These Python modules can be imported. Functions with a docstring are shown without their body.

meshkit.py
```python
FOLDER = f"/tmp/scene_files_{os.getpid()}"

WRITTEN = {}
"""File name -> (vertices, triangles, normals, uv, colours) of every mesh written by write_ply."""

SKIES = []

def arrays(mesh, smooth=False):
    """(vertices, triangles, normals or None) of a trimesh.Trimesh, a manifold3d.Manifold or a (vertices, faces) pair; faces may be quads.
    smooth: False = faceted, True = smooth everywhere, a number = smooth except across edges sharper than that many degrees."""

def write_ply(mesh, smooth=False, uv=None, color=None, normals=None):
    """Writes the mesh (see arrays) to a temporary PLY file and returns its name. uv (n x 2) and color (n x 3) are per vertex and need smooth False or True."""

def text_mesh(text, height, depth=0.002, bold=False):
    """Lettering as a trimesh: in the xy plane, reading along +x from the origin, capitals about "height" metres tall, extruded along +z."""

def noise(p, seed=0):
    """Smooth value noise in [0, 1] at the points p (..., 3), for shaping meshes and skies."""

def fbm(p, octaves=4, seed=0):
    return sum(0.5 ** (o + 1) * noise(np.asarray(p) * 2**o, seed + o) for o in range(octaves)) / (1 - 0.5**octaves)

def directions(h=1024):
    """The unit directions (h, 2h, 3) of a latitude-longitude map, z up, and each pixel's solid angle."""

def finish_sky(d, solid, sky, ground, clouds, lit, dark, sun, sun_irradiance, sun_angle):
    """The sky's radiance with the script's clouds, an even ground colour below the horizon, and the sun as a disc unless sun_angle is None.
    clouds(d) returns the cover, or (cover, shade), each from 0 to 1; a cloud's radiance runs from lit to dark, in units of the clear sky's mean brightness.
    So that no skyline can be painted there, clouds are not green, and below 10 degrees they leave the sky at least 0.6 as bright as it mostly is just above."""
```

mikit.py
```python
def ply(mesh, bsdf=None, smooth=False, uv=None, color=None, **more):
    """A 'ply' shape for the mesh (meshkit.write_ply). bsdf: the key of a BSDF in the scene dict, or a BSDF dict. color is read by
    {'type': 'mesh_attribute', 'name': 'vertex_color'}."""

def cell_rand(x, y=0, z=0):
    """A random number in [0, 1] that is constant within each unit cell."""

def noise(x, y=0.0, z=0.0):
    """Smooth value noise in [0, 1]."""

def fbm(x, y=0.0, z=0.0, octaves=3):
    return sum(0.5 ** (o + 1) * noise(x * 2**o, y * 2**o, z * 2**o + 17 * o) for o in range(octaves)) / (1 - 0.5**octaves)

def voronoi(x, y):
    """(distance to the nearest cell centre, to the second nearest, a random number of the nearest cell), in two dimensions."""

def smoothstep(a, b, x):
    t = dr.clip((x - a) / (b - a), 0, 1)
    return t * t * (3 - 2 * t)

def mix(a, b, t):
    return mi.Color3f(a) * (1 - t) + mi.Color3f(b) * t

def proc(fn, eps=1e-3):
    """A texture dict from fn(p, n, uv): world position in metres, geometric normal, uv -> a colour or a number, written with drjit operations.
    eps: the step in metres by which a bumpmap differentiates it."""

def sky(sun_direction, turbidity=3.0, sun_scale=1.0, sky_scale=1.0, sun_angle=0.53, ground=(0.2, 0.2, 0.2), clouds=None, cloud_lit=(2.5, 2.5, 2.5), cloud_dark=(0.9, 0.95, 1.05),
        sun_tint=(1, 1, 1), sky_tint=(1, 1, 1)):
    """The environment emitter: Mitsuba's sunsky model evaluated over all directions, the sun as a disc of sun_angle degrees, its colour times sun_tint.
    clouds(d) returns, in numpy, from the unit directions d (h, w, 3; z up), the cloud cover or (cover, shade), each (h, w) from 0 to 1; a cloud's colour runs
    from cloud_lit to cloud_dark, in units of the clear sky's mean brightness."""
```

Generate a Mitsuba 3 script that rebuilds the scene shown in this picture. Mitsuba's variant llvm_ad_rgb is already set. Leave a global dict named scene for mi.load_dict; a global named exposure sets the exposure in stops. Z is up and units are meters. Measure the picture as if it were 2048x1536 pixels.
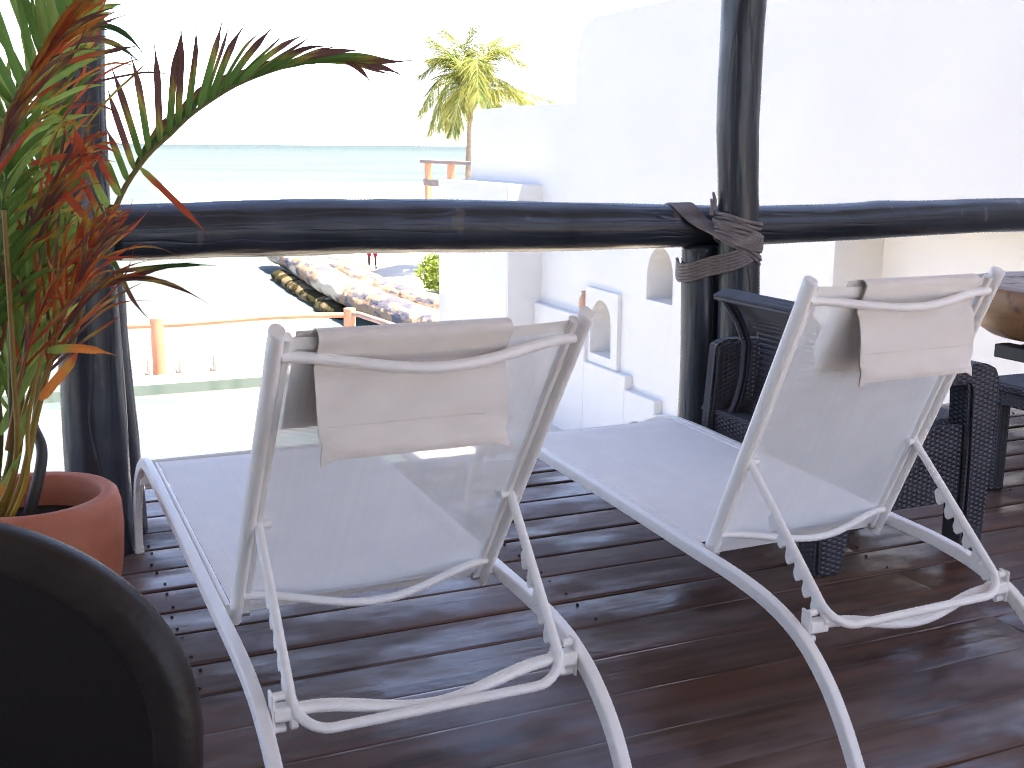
import math, random
import numpy as np, trimesh, mitsuba as mi, drjit as dr
import mikit, meshkit
from mikit import noise, fbm, voronoi, cell_rand, smoothstep, mix

T = mi.ScalarTransform4f
scene, labels = {}, {}
rng = np.random.default_rng(7)

# ------------------------------------------------------------------ camera, sky, exposure
CAM_H, PITCH, ROLL, FPX = 1.2471, math.radians(11.664), math.radians(0.431), 2300.0
_c, _s = math.cos(PITCH), math.sin(PITCH)
FW, _u0, _r0 = np.array([0, _c, -_s]), np.array([0, _s, _c]), np.array([1.0, 0, 0])
RT, UP = math.cos(ROLL) * _r0 + math.sin(ROLL) * _u0, -math.sin(ROLL) * _r0 + math.cos(ROLL) * _u0
EYE = np.array([0, 0, CAM_H])
scene['camera'] = {'type': 'perspective', 'fov': 2 * math.degrees(math.atan(1024 / FPX)), 'fov_axis': 'x', 'near_clip': 0.02, 'far_clip': 60000.0,
                   'to_world': T().look_at(origin=EYE.tolist(), target=(EYE + FW).tolist(), up=UP.tolist())}
YAW = math.radians(24.0)                       # the deck boards run along U, V points out to sea
U = np.array([math.cos(YAW), math.sin(YAW), 0]); V = np.array([-math.sin(YAW), math.cos(YAW), 0]); Z = np.array([0, 0, 1.0])
SUN = U * 0.52 - V * 0.36 + Z * 1.75
scene['sky'] = mikit.sky(SUN.tolist(), turbidity=3.0, sun_scale=1.0, sky_scale=0.8, sky_tint=(1.30, 1.01, 0.94), ground=(0.3, 0.3, 0.28))
exposure = 4.2


def D(u, v, z=0.0):
    return u * U + v * V + z * Z
def px_ray(x, y):
    return FW + RT * (x - 1024) / FPX - UP * (y - 768) / FPX
def at_y(x, y, depth):
    d = px_ray(x, y); return EYE + d * depth / d[1]


# ------------------------------------------------------------------ materials
def add_bsdf(key, d, two=True):
    scene[key] = {'type': 'twosided', 'b': d} if two else d
    return key
def rgb(*c):
    return {'type': 'rgb', 'value': list(c)}
def principled(col, rough, spec=0.5, **k):
    return {'type': 'principled', 'base_color': rgb(*col) if isinstance(col, tuple) else col, 'roughness': rough, 'specular': spec, **k}
def bump(d, fn, eps=1e-3, scale=1.0):
    return {'type': 'bumpmap', 'scale': scale, 't': mikit.proc(fn, eps), 'b': d}
def uvz(p):
    return p.x * float(U[0]) + p.y * float(U[1]), p.x * float(V[0]) + p.y * float(V[1]), p.z

GAPS = [4.285, 4.105, 3.93, 3.755, 3.585, 3.41, 3.23, 3.055, 2.893, 2.705, 2.527, 2.345, 2.16, 1.98, 1.80, 1.62, 1.44, 1.26, 1.08, 0.90, 0.72, 0.54, 0.36, 0.18, 0.0, -0.18, -0.36]
def deck_tone(p, n, uv):
    u, v, z = uvz(p)
    k = uv.y                                              # the board's own number
    r1, r2 = cell_rand(k * 7.0 + 0.5, 3.0), cell_rand(k * 5.0 + 0.5, 9.0)
    g = fbm(u * 2.2 + r1 * 30, v * 42 + r2 * 20, 0, 4)
    fine = fbm(u * 5 + r1 * 11, v * 110, 2, 2)
    wear = smoothstep(0.50, 0.72, fbm(u * 3.1 + 5, v * 9, 4, 4))
    col = mix((0.042, 0.021, 0.015), (0.130, 0.072, 0.051), g * 0.75 + fine * 0.25)
    col = col * (0.75 + 0.6 * r1)
    col = mix(col, (0.20, 0.135, 0.115), wear * 0.35)
    red = smoothstep(0.62, 0.75, noise(u * 1.3 + r2 * 40, v * 30, 7))
    return mix(col, (0.16, 0.070, 0.045), red * 0.25)
def deck_rough(p, n, uv):
    u, v, z = uvz(p)
    return 0.17 + 0.42 * smoothstep(0.30, 0.70, fbm(u * 3.5, v * 7, 1, 4)) + 0.06 * noise(u * 30, v * 60, 3)
def deck_bump(p, n, uv):
    u, v, z = uvz(p)
    r1 = cell_rand(uv.y * 7.0 + 0.5, 3.0)
    return 0.0008 * fbm(u * 2.5 + r1 * 30, v * 40, 0, 3) + 0.006 * noise(u * 1.7 + r1 * 50, v * 6, 5) + 0.0010 * fbm(u * 16, v * 26, 3, 3)
add_bsdf('deck_wood', bump(principled(mikit.proc(deck_tone), mikit.proc(deck_rough), 0.5), deck_bump, 2e-3))
add_bsdf('joist_wood', principled((0.03, 0.022, 0.018), 0.8))

def log_tone(p, n, uv):
    f = fbm(p.x * 9, p.y * 9, p.z * 3, 3)
    c = mix((0.010, 0.013, 0.018), (0.029, 0.036, 0.050), f)
    return mix(c, (0.10, 0.075, 0.06), smoothstep(0.74, 0.82, fbm(p.x * 16, p.y * 16, p.z * 5 + 9, 3)) * 0.6)
def log_bump(p, n, uv):
    ck = dr.abs(noise(uv.x * 34 + 1.6 * fbm(uv.x * 3, uv.y * 4, 7, 2), uv.y * 1.3, 2) - 0.5)
    return 0.0025 * fbm(uv.x * 6, uv.y * 4, 1, 3) + 0.0014 * noise(uv.x * 60, uv.y * 7, 4) - 0.0025 * (1 - smoothstep(0.0, 0.03, ck))
add_bsdf('black_log', bump(principled(mikit.proc(log_tone), mikit.proc(lambda p, n, uv: 0.20 + 0.24 * fbm(p.x * 11, p.y * 11, p.z * 11, 3)), 0.5), log_bump, 2e-3))

def metal_tone(p, n, uv):
    return mix((0.745, 0.735, 0.71), (0.785, 0.775, 0.75), fbm(p.x * 5, p.y * 5, p.z * 5, 2))
add_bsdf('white_metal', principled(mikit.proc(metal_tone), 0.36, 0.45))
add_bsdf('white_plastic', principled((0.74, 0.73, 0.70), 0.5, 0.4))
add_bsdf('bolt_steel', principled((0.45, 0.44, 0.43), 0.4, 0.5, metallic=0.7))
add_bsdf('dark_hole', principled((0.02, 0.018, 0.017), 0.9))

# open weave of coated yarn: warp and weft with a square hole in every cell
def weave_open(p, n, uv):
    a, b = uv.x * 1000 / 3.3, uv.y * 1000 / 3.3
    fa, fb = dr.abs(a - dr.floor(a) - 0.5), dr.abs(b - dr.floor(b) - 0.5)
    return dr.select((fa < 0.21) & (fb < 0.25), mi.Float(0), mi.Float(1))
def sling_tone(p, n, uv):
    f = fbm(uv.x * 18, uv.y * 18, 3, 3)
    a, b = uv.x * 1000 / 3.3, uv.y * 1000 / 3.3
    th = dr.abs(a - dr.floor(a) - 0.5) * 2 * cell_rand(dr.floor(a), 1) * 0.5 + 0.5 * cell_rand(dr.floor(b), 2)
    return mix((0.72, 0.71, 0.68), (0.83, 0.82, 0.795), 0.55 * f + 0.45 * th)
scene['sling_fabric'] = {'type': 'mask', 'opacity': mikit.proc(weave_open), 'b': {'type': 'principledthin', 'base_color': mikit.proc(sling_tone), 'roughness': 0.7, 'diff_trans': 0.45, 'spec_trans': 0.0, 'eta': 1.3}}
scene['seat_fabric'] = {'type': 'mask', 'opacity': mikit.proc(lambda p, n, uv: 0.94 + 0.06 * weave_open(p, n, uv)), 'b': {'type': 'twosided', 'b': principled(mikit.proc(sling_tone), 0.6, 0.4)}}
add_bsdf('hem_fabric', principled((0.74, 0.725, 0.69), 0.75, 0.3))
def pillow_tone(p, n, uv):
    f = fbm(p.x * 16, p.y * 16, p.z * 16, 4)
    st = smoothstep(0.60, 0.78, fbm(p.x * 9 + 4, p.y * 9, p.z * 9, 4))
    return mix(mix((0.64, 0.60, 0.555), (0.73, 0.695, 0.65), f), (0.56, 0.51, 0.45), st * 0.3)
def pillow_bump(p, n, uv):
    return 0.0006 * noise(p.x * 420, p.y * 420, p.z * 420) + 0.0015 * fbm(p.x * 14, p.y * 14, p.z * 22, 3)
add_bsdf('pillow_cloth', bump(principled(mikit.proc(pillow_tone), 0.9, 0.2, sheen=0.3), pillow_bump, 1e-3))

def rope_tone(p, n, uv):
    return mix((0.08, 0.068, 0.066), (0.27, 0.235, 0.23), fbm(uv.x * 90, uv.y * 20, 1, 3))
add_bsdf('rope_fibre', bump(principled(mikit.proc(rope_tone), 0.8, 0.3), lambda p, n, uv: 0.002 * noise(uv.x * 160 + uv.y * 90, uv.y * 6, 0), 1e-3))

def wall_tone(p, n, uv):
    return mix((0.585, 0.57, 0.545), (0.645, 0.63, 0.605), fbm(p.x * 0.9, p.y * 0.9, p.z * 0.9, 4))
def wall_bump(p, n, uv):
    return 0.012 * fbm(p.x * 2.2, p.y * 2.2, p.z * 2.2, 3) + 0.0015 * noise(p.x * 30, p.y * 30, p.z * 30)
add_bsdf('white_stucco', bump({'type': 'diffuse', 'reflectance': mikit.proc(wall_tone)}, wall_bump, 5e-3))
add_bsdf('terrace_stone', {'type': 'diffuse', 'reflectance': mikit.proc(lambda p, n, uv: mix((0.52, 0.48, 0.42), (0.64, 0.60, 0.53), fbm(p.x * 1.5, p.y * 1.5, 0, 4)))})
def sand_tone(p, n, uv):
    return mix((0.55, 0.49, 0.40), (0.70, 0.65, 0.55), fbm(p.x * 0.8, p.y * 0.8, 0, 5))
add_bsdf('beach_sand', bump({'type': 'diffuse', 'reflectance': mikit.proc(sand_tone)}, lambda p, n, uv: 0.25 * fbm(p.x * 0.9, p.y * 0.9, 0, 4), 0.05))

def sea_tone(p, n, uv):
    s = smoothstep(0.50, 0.66, fbm(p.x * 0.02 + 3, p.y * 0.085, 2, 4))
    deep = smoothstep(150, 2500, p.y)
    c = mix((0.102, 0.134, 0.140), (0.066, 0.096, 0.113), deep)
    c = mix(c, (0.070, 0.100, 0.115), s * 0.55)
    foam = smoothstep(0.50, 0.70, fbm(p.x * 0.25, p.y * 0.5, 1, 5)) * (1 - smoothstep(60, 120, p.y))
    c = mix(c, (0.115, 0.148, 0.152), (1 - smoothstep(40, 160, p.y)) * 0.8)
    return mix(c, (0.30, 0.31, 0.31), foam * 0.5)
add_bsdf('sea_water', bump({'type': 'diffuse', 'reflectance': mikit.proc(sea_tone)}, lambda p, n, uv: 0.10 * fbm(p.x * 0.7, p.y * 1.6, 0, 4), 0.05))
def pool_tone(p, n, uv):
    u, v, z = uvz(p)
    w, w2, _ = voronoi(u * 1.6 + 0.8 * noise(u, v, 1), v * 1.6)
    return mix((0.17, 0.225, 0.19), (0.21, 0.26, 0.225), smoothstep(0.0, 0.25, w2 - w))
add_bsdf('pool_tile', {'type': 'diffuse', 'reflectance': mikit.proc(pool_tone)})
add_bsdf('pool_surface', principled(mikit.proc(lambda p, n, uv: mix((0.125, 0.142, 0.142), (0.085, 0.118, 0.122), smoothstep(0.52, 0.60, fbm(p.x * 0.35, p.y * 0.6, 0, 3)))), 0.25, 0.2))

def orange_tone(p, n, uv):
    g = fbm(p.x * 5, p.y * 5, p.z * 1.5, 4)
    return mix((0.44, 0.19, 0.105), (0.56, 0.31, 0.20), g)
add_bsdf('orange_timber', principled(mikit.proc(orange_tone), 0.55, 0.3))
add_bsdf('grey_timber', principled(mikit.proc(lambda p, n, uv: mix((0.20, 0.14, 0.12), (0.30, 0.24, 0.215), fbm(p.x * 6, p.y * 6, p.z * 6, 3))), 0.7, 0.3))
def tube_tone(p, n, uv):
    st = fbm(uv.x * 4, uv.y * 1.5, 3, 4)
    c = mix((0.19, 0.125, 0.085), (0.36, 0.275, 0.205), fbm(p.x * 0.7, p.y * 0.7, p.z * 1.5, 4))
    c = mix(c, (0.11, 0.11, 0.14), smoothstep(0.50, 0.56, st))
    c = mix(c, (0.50, 0.44, 0.35), smoothstep(0.54, 0.62, fbm(p.x * 0.33, p.y * 0.33, p.z + 5, 4)))
    weed = smoothstep(0.42, 0.56, fbm(p.x * 1.4, p.y * 1.4, p.z * 2, 4)) * (1 - smoothstep(-3.85, -3.45, p.z + 0.35 * noise(p.x * 2, p.y * 2, 3)))
    return mix(c, (0.045, 0.045, 0.022), weed)
add_bsdf('sandbag_cloth', bump({'type': 'diffuse', 'reflectance': mikit.proc(tube_tone)}, lambda p, n, uv: 0.10 * fbm(uv.x * 3, uv.y * 4, 1, 3), 0.02))
def weed_tone(p, n, uv):
    return mix((0.035, 0.033, 0.018), (0.165, 0.13, 0.08), smoothstep(0.45, 0.6, fbm(p.x * 1.7, p.y * 1.7, p.z * 2.5, 4)))
add_bsdf('weedy_cloth', bump({'type': 'diffuse', 'reflectance': mikit.proc(weed_tone)}, lambda p, n, uv: 0.12 * fbm(p.x * 3, p.y * 3, p.z * 3, 3), 0.02))
def terracotta_tone(p, n, uv):
    f = fbm(p.x * 12, p.y * 12, p.z * 12, 4)
    return mix(mix((0.42, 0.135, 0.075), (0.53, 0.195, 0.115), f), (0.55, 0.30, 0.23), smoothstep(0.62, 0.8, fbm(p.x * 5, p.y * 5, p.z * 9, 3)) * 0.4)
add_bsdf('terracotta', bump(principled(mikit.proc(terracotta_tone), 0.6, 0.35), lambda p, n, uv: 0.0015 * fbm(p.x * 40, p.y * 40, p.z * 40, 3), 1e-3))
add_bsdf('dark_soil', bump(principled((0.022, 0.017, 0.014), 0.95, 0.1), lambda p, n, uv: 0.012 * fbm(p.x * 60, p.y * 60, 0, 3), 2e-3))
add_bsdf('clay', principled((0.42, 0.25, 0.17), 0.75, 0.2))
scene['leaf'] = {'type': 'principledthin', 'base_color': {'type': 'mesh_attribute', 'name': 'vertex_color'}, 'roughness': 0.45, 'diff_trans': 1.15, 'spec_trans': 0.0, 'eta': 1.4}
add_bsdf('stem', principled({'type': 'mesh_attribute', 'name': 'vertex_color'}, 0.5, 0.4))
def wick(p, n, uv):
    a, b = uv.x / 0.019, uv.y / 0.015
    ia = dr.floor(a)
    fa = a - ia
    bb = b + 0.5 * (ia - 2 * dr.floor(ia / 2))
    fb = bb - dr.floor(bb)
    return dr.sin(fa * 3.14159), dr.sin(fb * 3.14159), fa, fb
def wicker_bump(p, n, uv):
    sa, sb, _, _ = wick(p, n, uv)
    return 0.0065 * sa * (0.3 + 0.7 * sb)
def wicker_tone(p, n, uv):
    sa, sb, _, _ = wick(p, n, uv)
    return mix((0.034, 0.034, 0.043), (0.056, 0.056, 0.070), noise(uv.x * 20, uv.y * 20, 2))
def wicker_open(p, n, uv):
    _, _, fa, fb = wick(p, n, uv)
    return dr.select((fa < 0.26) & (fb < 0.42), mi.Float(0), mi.Float(1))
_wick = bump(principled(mikit.proc(wicker_tone), 0.30, 0.6), wicker_bump, 8e-4)
add_bsdf('wicker', _wick)
scene['wicker_lattice'] = {'type': 'mask', 'opacity': mikit.proc(wicker_open), 'b': {'type': 'twosided', 'b': _wick}}
def bowl_tone(p, n, uv):
    g = fbm(p.x * 4, p.y * 4, p.z * 26, 4)
    c = mix((0.17, 0.075, 0.03), (0.36, 0.19, 0.085), g)
    return mix(c, (0.05, 0.022, 0.014), smoothstep(0.60, 0.78, fbm(p.x * 9, p.y * 9, p.z * 9, 4)))
add_bsdf('brown_wood', principled(mikit.proc(bowl_tone), 0.4, 0.4))
def slab_top_tone(p, n, uv):
    r = dr.sqrt(dr.square(p.x - 2.6) + dr.square(p.y - 4.9))
    ring = 0.5 + 0.5 * dr.sin(r * 90 + 6 * fbm(p.x * 5, p.y * 5, 0, 3))
    return mix(mix((0.30, 0.24, 0.20), (0.44, 0.375, 0.33), ring * 0.4 + 0.6 * fbm(p.x * 12, p.y * 12, 0, 4)), (0.10, 0.06, 0.045), smoothstep(0.62, 0.72, fbm(p.x * 8, p.y * 8, 3, 4)))
add_bsdf('slab_top', principled(mikit.proc(slab_top_tone), 0.55, 0.3))
add_bsdf('black_wood', principled((0.016, 0.013, 0.012), 0.45, 0.4))
def hide_tone(p, n, uv):
    return mix((0.012, 0.010, 0.010), (0.030, 0.025, 0.024), fbm(p.x * 20, p.y * 20, p.z * 20, 3))
add_bsdf('dark_upholstery', principled((0.012, 0.010, 0.010), 0.6, 0.2))
add_bsdf('dark_leather', bump(principled(mikit.proc(hide_tone), 0.45, 0.3), lambda p, n, uv: 0.0008 * fbm(p.x * 130, p.y * 130, p.z * 130, 3), 6e-4))
add_bsdf('thatch', {'type': 'diffuse', 'reflectance': mikit.proc(lambda p, n, uv: mix((0.20, 0.165, 0.12), (0.42, 0.35, 0.27), noise(p.x * 60, p.y * 60, p.z * 60)))})
add_bsdf('bar_plaster', {'type': 'diffuse', 'reflectance': rgb(0.40, 0.375, 0.355)})
add_bsdf('canvas', {'type': 'diffuse', 'reflectance': rgb(0.60, 0.58, 0.55)})
add_bsdf('tan_timber', {'type': 'diffuse', 'reflectance': rgb(0.34, 0.30, 0.27)})
add_bsdf('skin', principled((0.12, 0.062, 0.042), 0.5, 0.3))
add_bsdf('red_cloth', {'type': 'diffuse', 'reflectance': rgb(0.55, 0.035, 0.06)})
add_bsdf('blue_rubber', {'type': 'diffuse', 'reflectance': rgb(0.06, 0.06, 0.22)})
add_bsdf('hair_black', {'type': 'diffuse', 'reflectance': rgb(0.02, 0.015, 0.012)})
add_bsdf('palm_bark', {'type': 'diffuse', 'reflectance': mikit.proc(lambda p, n, uv: mix((0.20, 0.16, 0.13), (0.36, 0.30, 0.25), noise(p.x * 3, p.y * 3, p.z * 9)))})


# ------------------------------------------------------------------ mesh helpers
def circle(r, n=12, ry=None):
    a = np.arange(n) * 2 * np.pi / n
    return np.stack([np.cos(a) * r, np.sin(a) * (ry or r)], 1)
def rrect(w, h, r, k=3):
    out = []
    for cx, cy, a0 in ((w / 2 - r, h / 2 - r, 0), (-w / 2 + r, h / 2 - r, 90), (-w / 2 + r, -h / 2 + r, 180), (w / 2 - r, -h / 2 + r, 270)):
        for j in range(k + 1):
            a = math.radians(a0 + 90 * j / k); out.append((cx + r * math.cos(a), cy + r * math.sin(a)))
    return np.array(out)
def smooth_path(pts, n=40):
    """Catmull-Rom through the points, evenly spaced."""
    p = np.asarray(pts, float)
    q = np.vstack([2 * p[0] - p[1], p, 2 * p[-1] - p[-2]])
    out = []
    for i in range(1, len(q) - 2):
        t = np.linspace(0, 1, 24, endpoint=False)[:, None]
        a, b, c, d = q[i - 1], q[i], q[i + 1], q[i + 2]
        out.append(0.5 * ((2 * b) + (c - a) * t + (2 * a - 5 * b + 4 * c - d) * t * t + (3 * b - a - 3 * c + d) * t ** 3))
    out = np.vstack(out + [p[-1:]])
    s = np.r_[0, np.cumsum(np.linalg.norm(np.diff(out, axis=0), axis=1))]
    w = np.linspace(0, s[-1], n)
    return np.stack([np.interp(w, s, out[:, k]) for k in range(out.shape[1])], 1)
def sweep(path, prof, side=None, cap=True, scale=None, want_uv=False, closed=False):
    """Sweeps a closed 2-d profile along a path; side: fixed direction of the profile's first axis (made perpendicular to the path)."""
    p = np.asarray(path, float); n, m = len(p), len(prof)
    if closed:
        t = np.roll(p, -1, 0) - np.roll(p, 1, 0)
    else:
        t = np.gradient(p, axis=0)
    t /= np.linalg.norm(t, axis=1, keepdims=True)
    A = np.zeros_like(p)
    if side is None:
        a = np.cross(t[0], [0, 0, 1.0] if abs(t[0][2]) < 0.9 else [1.0, 0, 0])
        for i in range(n):
            a = a - t[i] * (a @ t[i]); a /= np.linalg.norm(a); A[i] = a
    else:
        sd = np.broadcast_to(np.asarray(side, float), p.shape)
        A = sd - t * (sd * t).sum(1, keepdims=True); A /= np.linalg.norm(A, axis=1, keepdims=True)
    B = np.cross(t, A)
    sc = np.ones(n) if scale is None else np.asarray(scale, float)
    prof = np.asarray(prof, float)
    v = p[:, None] + sc[:, None, None] * (prof[None, :, :1] * A[:, None] + prof[None, :, 1:] * B[:, None])
    v = v.reshape(-1, 3)
    f = []
    R = n if closed else n - 1
    for i in range(R):
        i2 = (i + 1) % n
        j = np.arange(m); k = (j + 1) % m
        f.append(np.stack([i * m + j, i * m + k, i2 * m + k, i2 * m + j], 1))
    f = np.vstack(f); f = np.vstack([f[:, [0, 1, 2]], f[:, [0, 2, 3]]])
    if cap and not closed:
        v = np.vstack([v, p[:1], p[-1:]]); j = np.arange(m); k = (j + 1) % m
        f = np.vstack([f, np.stack([k, j, j * 0 + n * m], 1), np.stack([(n - 1) * m + j, (n - 1) * m + k, j * 0 + n * m + 1], 1)])
    mesh = trimesh.Trimesh(v, f, process=False)
    if want_uv:
        s = np.r_[0, np.cumsum(np.linalg.norm(np.diff(p, axis=0), axis=1))]
        per = np.r_[0, np.cumsum(np.linalg.norm(np.diff(np.vstack([prof, prof[:1]]), axis=0), axis=1))][:m]
        uv = np.stack([np.tile(per, n), np.repeat(s, m)], 1)
        if cap and not closed: uv = np.vstack([uv, [[0, 0], [0, s[-1]]]])
        return mesh, uv
    return mesh
def tube(path, r, n=10, scale=None):
    return sweep(path, circle(r, n), scale=scale)
def join(*ms):
    return trimesh.util.concatenate([m for m in ms if m is not None])
def bevel_box(sx, sy, sz, b, at=(0, 0, 0), axes=None):
    """A box with chamfered edges; axes: three orthonormal rows for its own x, y, z."""
    pts = []
    h = np.array([sx, sy, sz]) / 2
    for s in np.ndindex(2, 2, 2):
        sg = np.array(s) * 2 - 1
        for k in range(3):
            q = h - b; q[k] = h[k]; pts.append(q * sg)
    m = trimesh.convex.convex_hull(np.array(pts))
    v = np.asarray(m.vertices)
    if axes is not None: v = v @ np.asarray(axes)
    return trimesh.Trimesh(v + np.asarray(at), m.faces, process=False)
AX = np.array([U, V, Z])
def deck_box(u0, u1, v0, v1, z0, z1, b=0.004):
    return bevel_box(u1 - u0, v1 - v0, z1 - z0, b, D((u0 + u1) / 2, (v0 + v1) / 2, (z0 + z1) / 2), AX)
def grid_mesh(P):
    """P (n, m, 3) -> sheet; returns mesh with vertices row-major."""
    n, m = P.shape[:2]
    i, j = np.meshgrid(np.arange(n - 1), np.arange(m - 1), indexing='ij')
    a = (i * m + j).ravel()
    f = np.vstack([np.stack([a, a + m, a + m + 1], 1), np.stack([a, a + m + 1, a + 1], 1)])
    return trimesh.Trimesh(P.reshape(-1, 3), f, process=False)
def grid_uv(P):
    n, m = P.shape[:2]
    du = np.zeros((n, m)); dv = np.zeros((n, m))
    du[1:] = np.cumsum(np.linalg.norm(np.diff(P, axis=0), axis=2), 0); dv[:, 1:] = np.cumsum(np.linalg.norm(np.diff(P, axis=1), axis=2), 1)
    return np.stack([du.ravel(), dv.ravel()], 1)
def lathe(profile, n=48, at=(0, 0, 0)):
    p = np.asarray(profile, float); a = np.linspace(0, 2 * np.pi, n + 1)
    P = np.stack([p[:, None, 0] * np.cos(a), p[:, None, 0] * np.sin(a), np.broadcast_to(p[:, None, 1], (len(p), n + 1))], -1)
    m = grid_mesh(P); m.merge_vertices(); m.apply_translation(at); trimesh.repair.fix_normals(m)
    return m
def extrude(poly_pts, depth):
    from shapely.geometry import Polygon
    return trimesh.creation.extrude_polygon(Polygon(poly_pts), depth, engine='earcut')
def log_mesh(path, r, n=22, rough=0.10, seed=0, knots=()):
    """An uneven round timber: radius varies slowly along and around; knots: (position 0..1, angle, size)."""
    p = np.asarray(path, float)
    m, uv = sweep(p, circle(1, n), cap=True, want_uv=True)
    N = len(p)
    v = np.asarray(m.vertices).copy()
    s = np.linspace(0, 1, N)
    rr = np.broadcast_to(np.asarray(r, float), (N,)) if np.ndim(r) else np.full(N, r)
    L = np.linalg.norm(np.diff(p, axis=0), axis=1).sum()
    for i in range(N):
        a = np.arange(n) * 2 * np.pi / n
        q = np.stack([np.cos(a) * 1.1, np.sin(a) * 1.1, np.full(n, s[i] * L * 2.3)], 1)
        k = 1 + rough * (meshkit.fbm(q + seed * 13.7, 3, seed) - 0.5) * 2
        for ks, ka, kz in knots:
            k = k + kz * np.exp(-((s[i] - ks) * L / 0.10) ** 2) * np.exp(-(1 - np.cos(a - ka)) * 5)
        rad = rr[i] * k
        v[i * n:(i + 1) * n] = p[i] + (v[i * n:(i + 1) * n] - p[i]) * rad[:, None]
    uv[:, 0] *= 0.1
    return trimesh.Trimesh(v, m.faces, process=False), uv


# ------------------------------------------------------------------ scene bookkeeping
used = {}
def numbered(name):
    used[name] = used.get(name, -1) + 1
    return name if used[name] == 0 else f'{name}_{used[name]:03d}'
def thing(name, label, cat, group=None):
    k = numbered(name); labels[k] = {'label': label, 'category': cat}
    if group: labels[k]['group'] = group
    return k
def part(parent, name, mesh, mat, smooth=False, uv=None, color=None, label=None, kind=None):
    k = numbered(f'{parent}__{name}')
    if (uv is not None or color is not None) and smooth is not False: smooth = True
    scene[k] = mikit.ply(mesh, mat, smooth=smooth, uv=uv, color=color)
    if label or kind: labels[k] = {a: b for a, b in (('label', label), ('kind', kind)) if b}
    return k
def whole(name, mesh, mat, label, cat, smooth=False, group=None, uv=None):
    if uv is not None and smooth is not False: smooth = True
    k = thing(name, label, cat, group); scene[k] = mikit.ply(mesh, mat, smooth=smooth, uv=uv); return k
def struct(name, mesh=None, mat=None, label=None, smooth=False):
    k = numbered(name); labels[k] = {'kind': 'structure', 'label': label or name.replace('_', ' '), 'category': name.split('_')[-1]}
    if mesh is not None: scene[k] = mikit.ply(mesh, mat, smooth=smooth)
    return k


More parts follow.
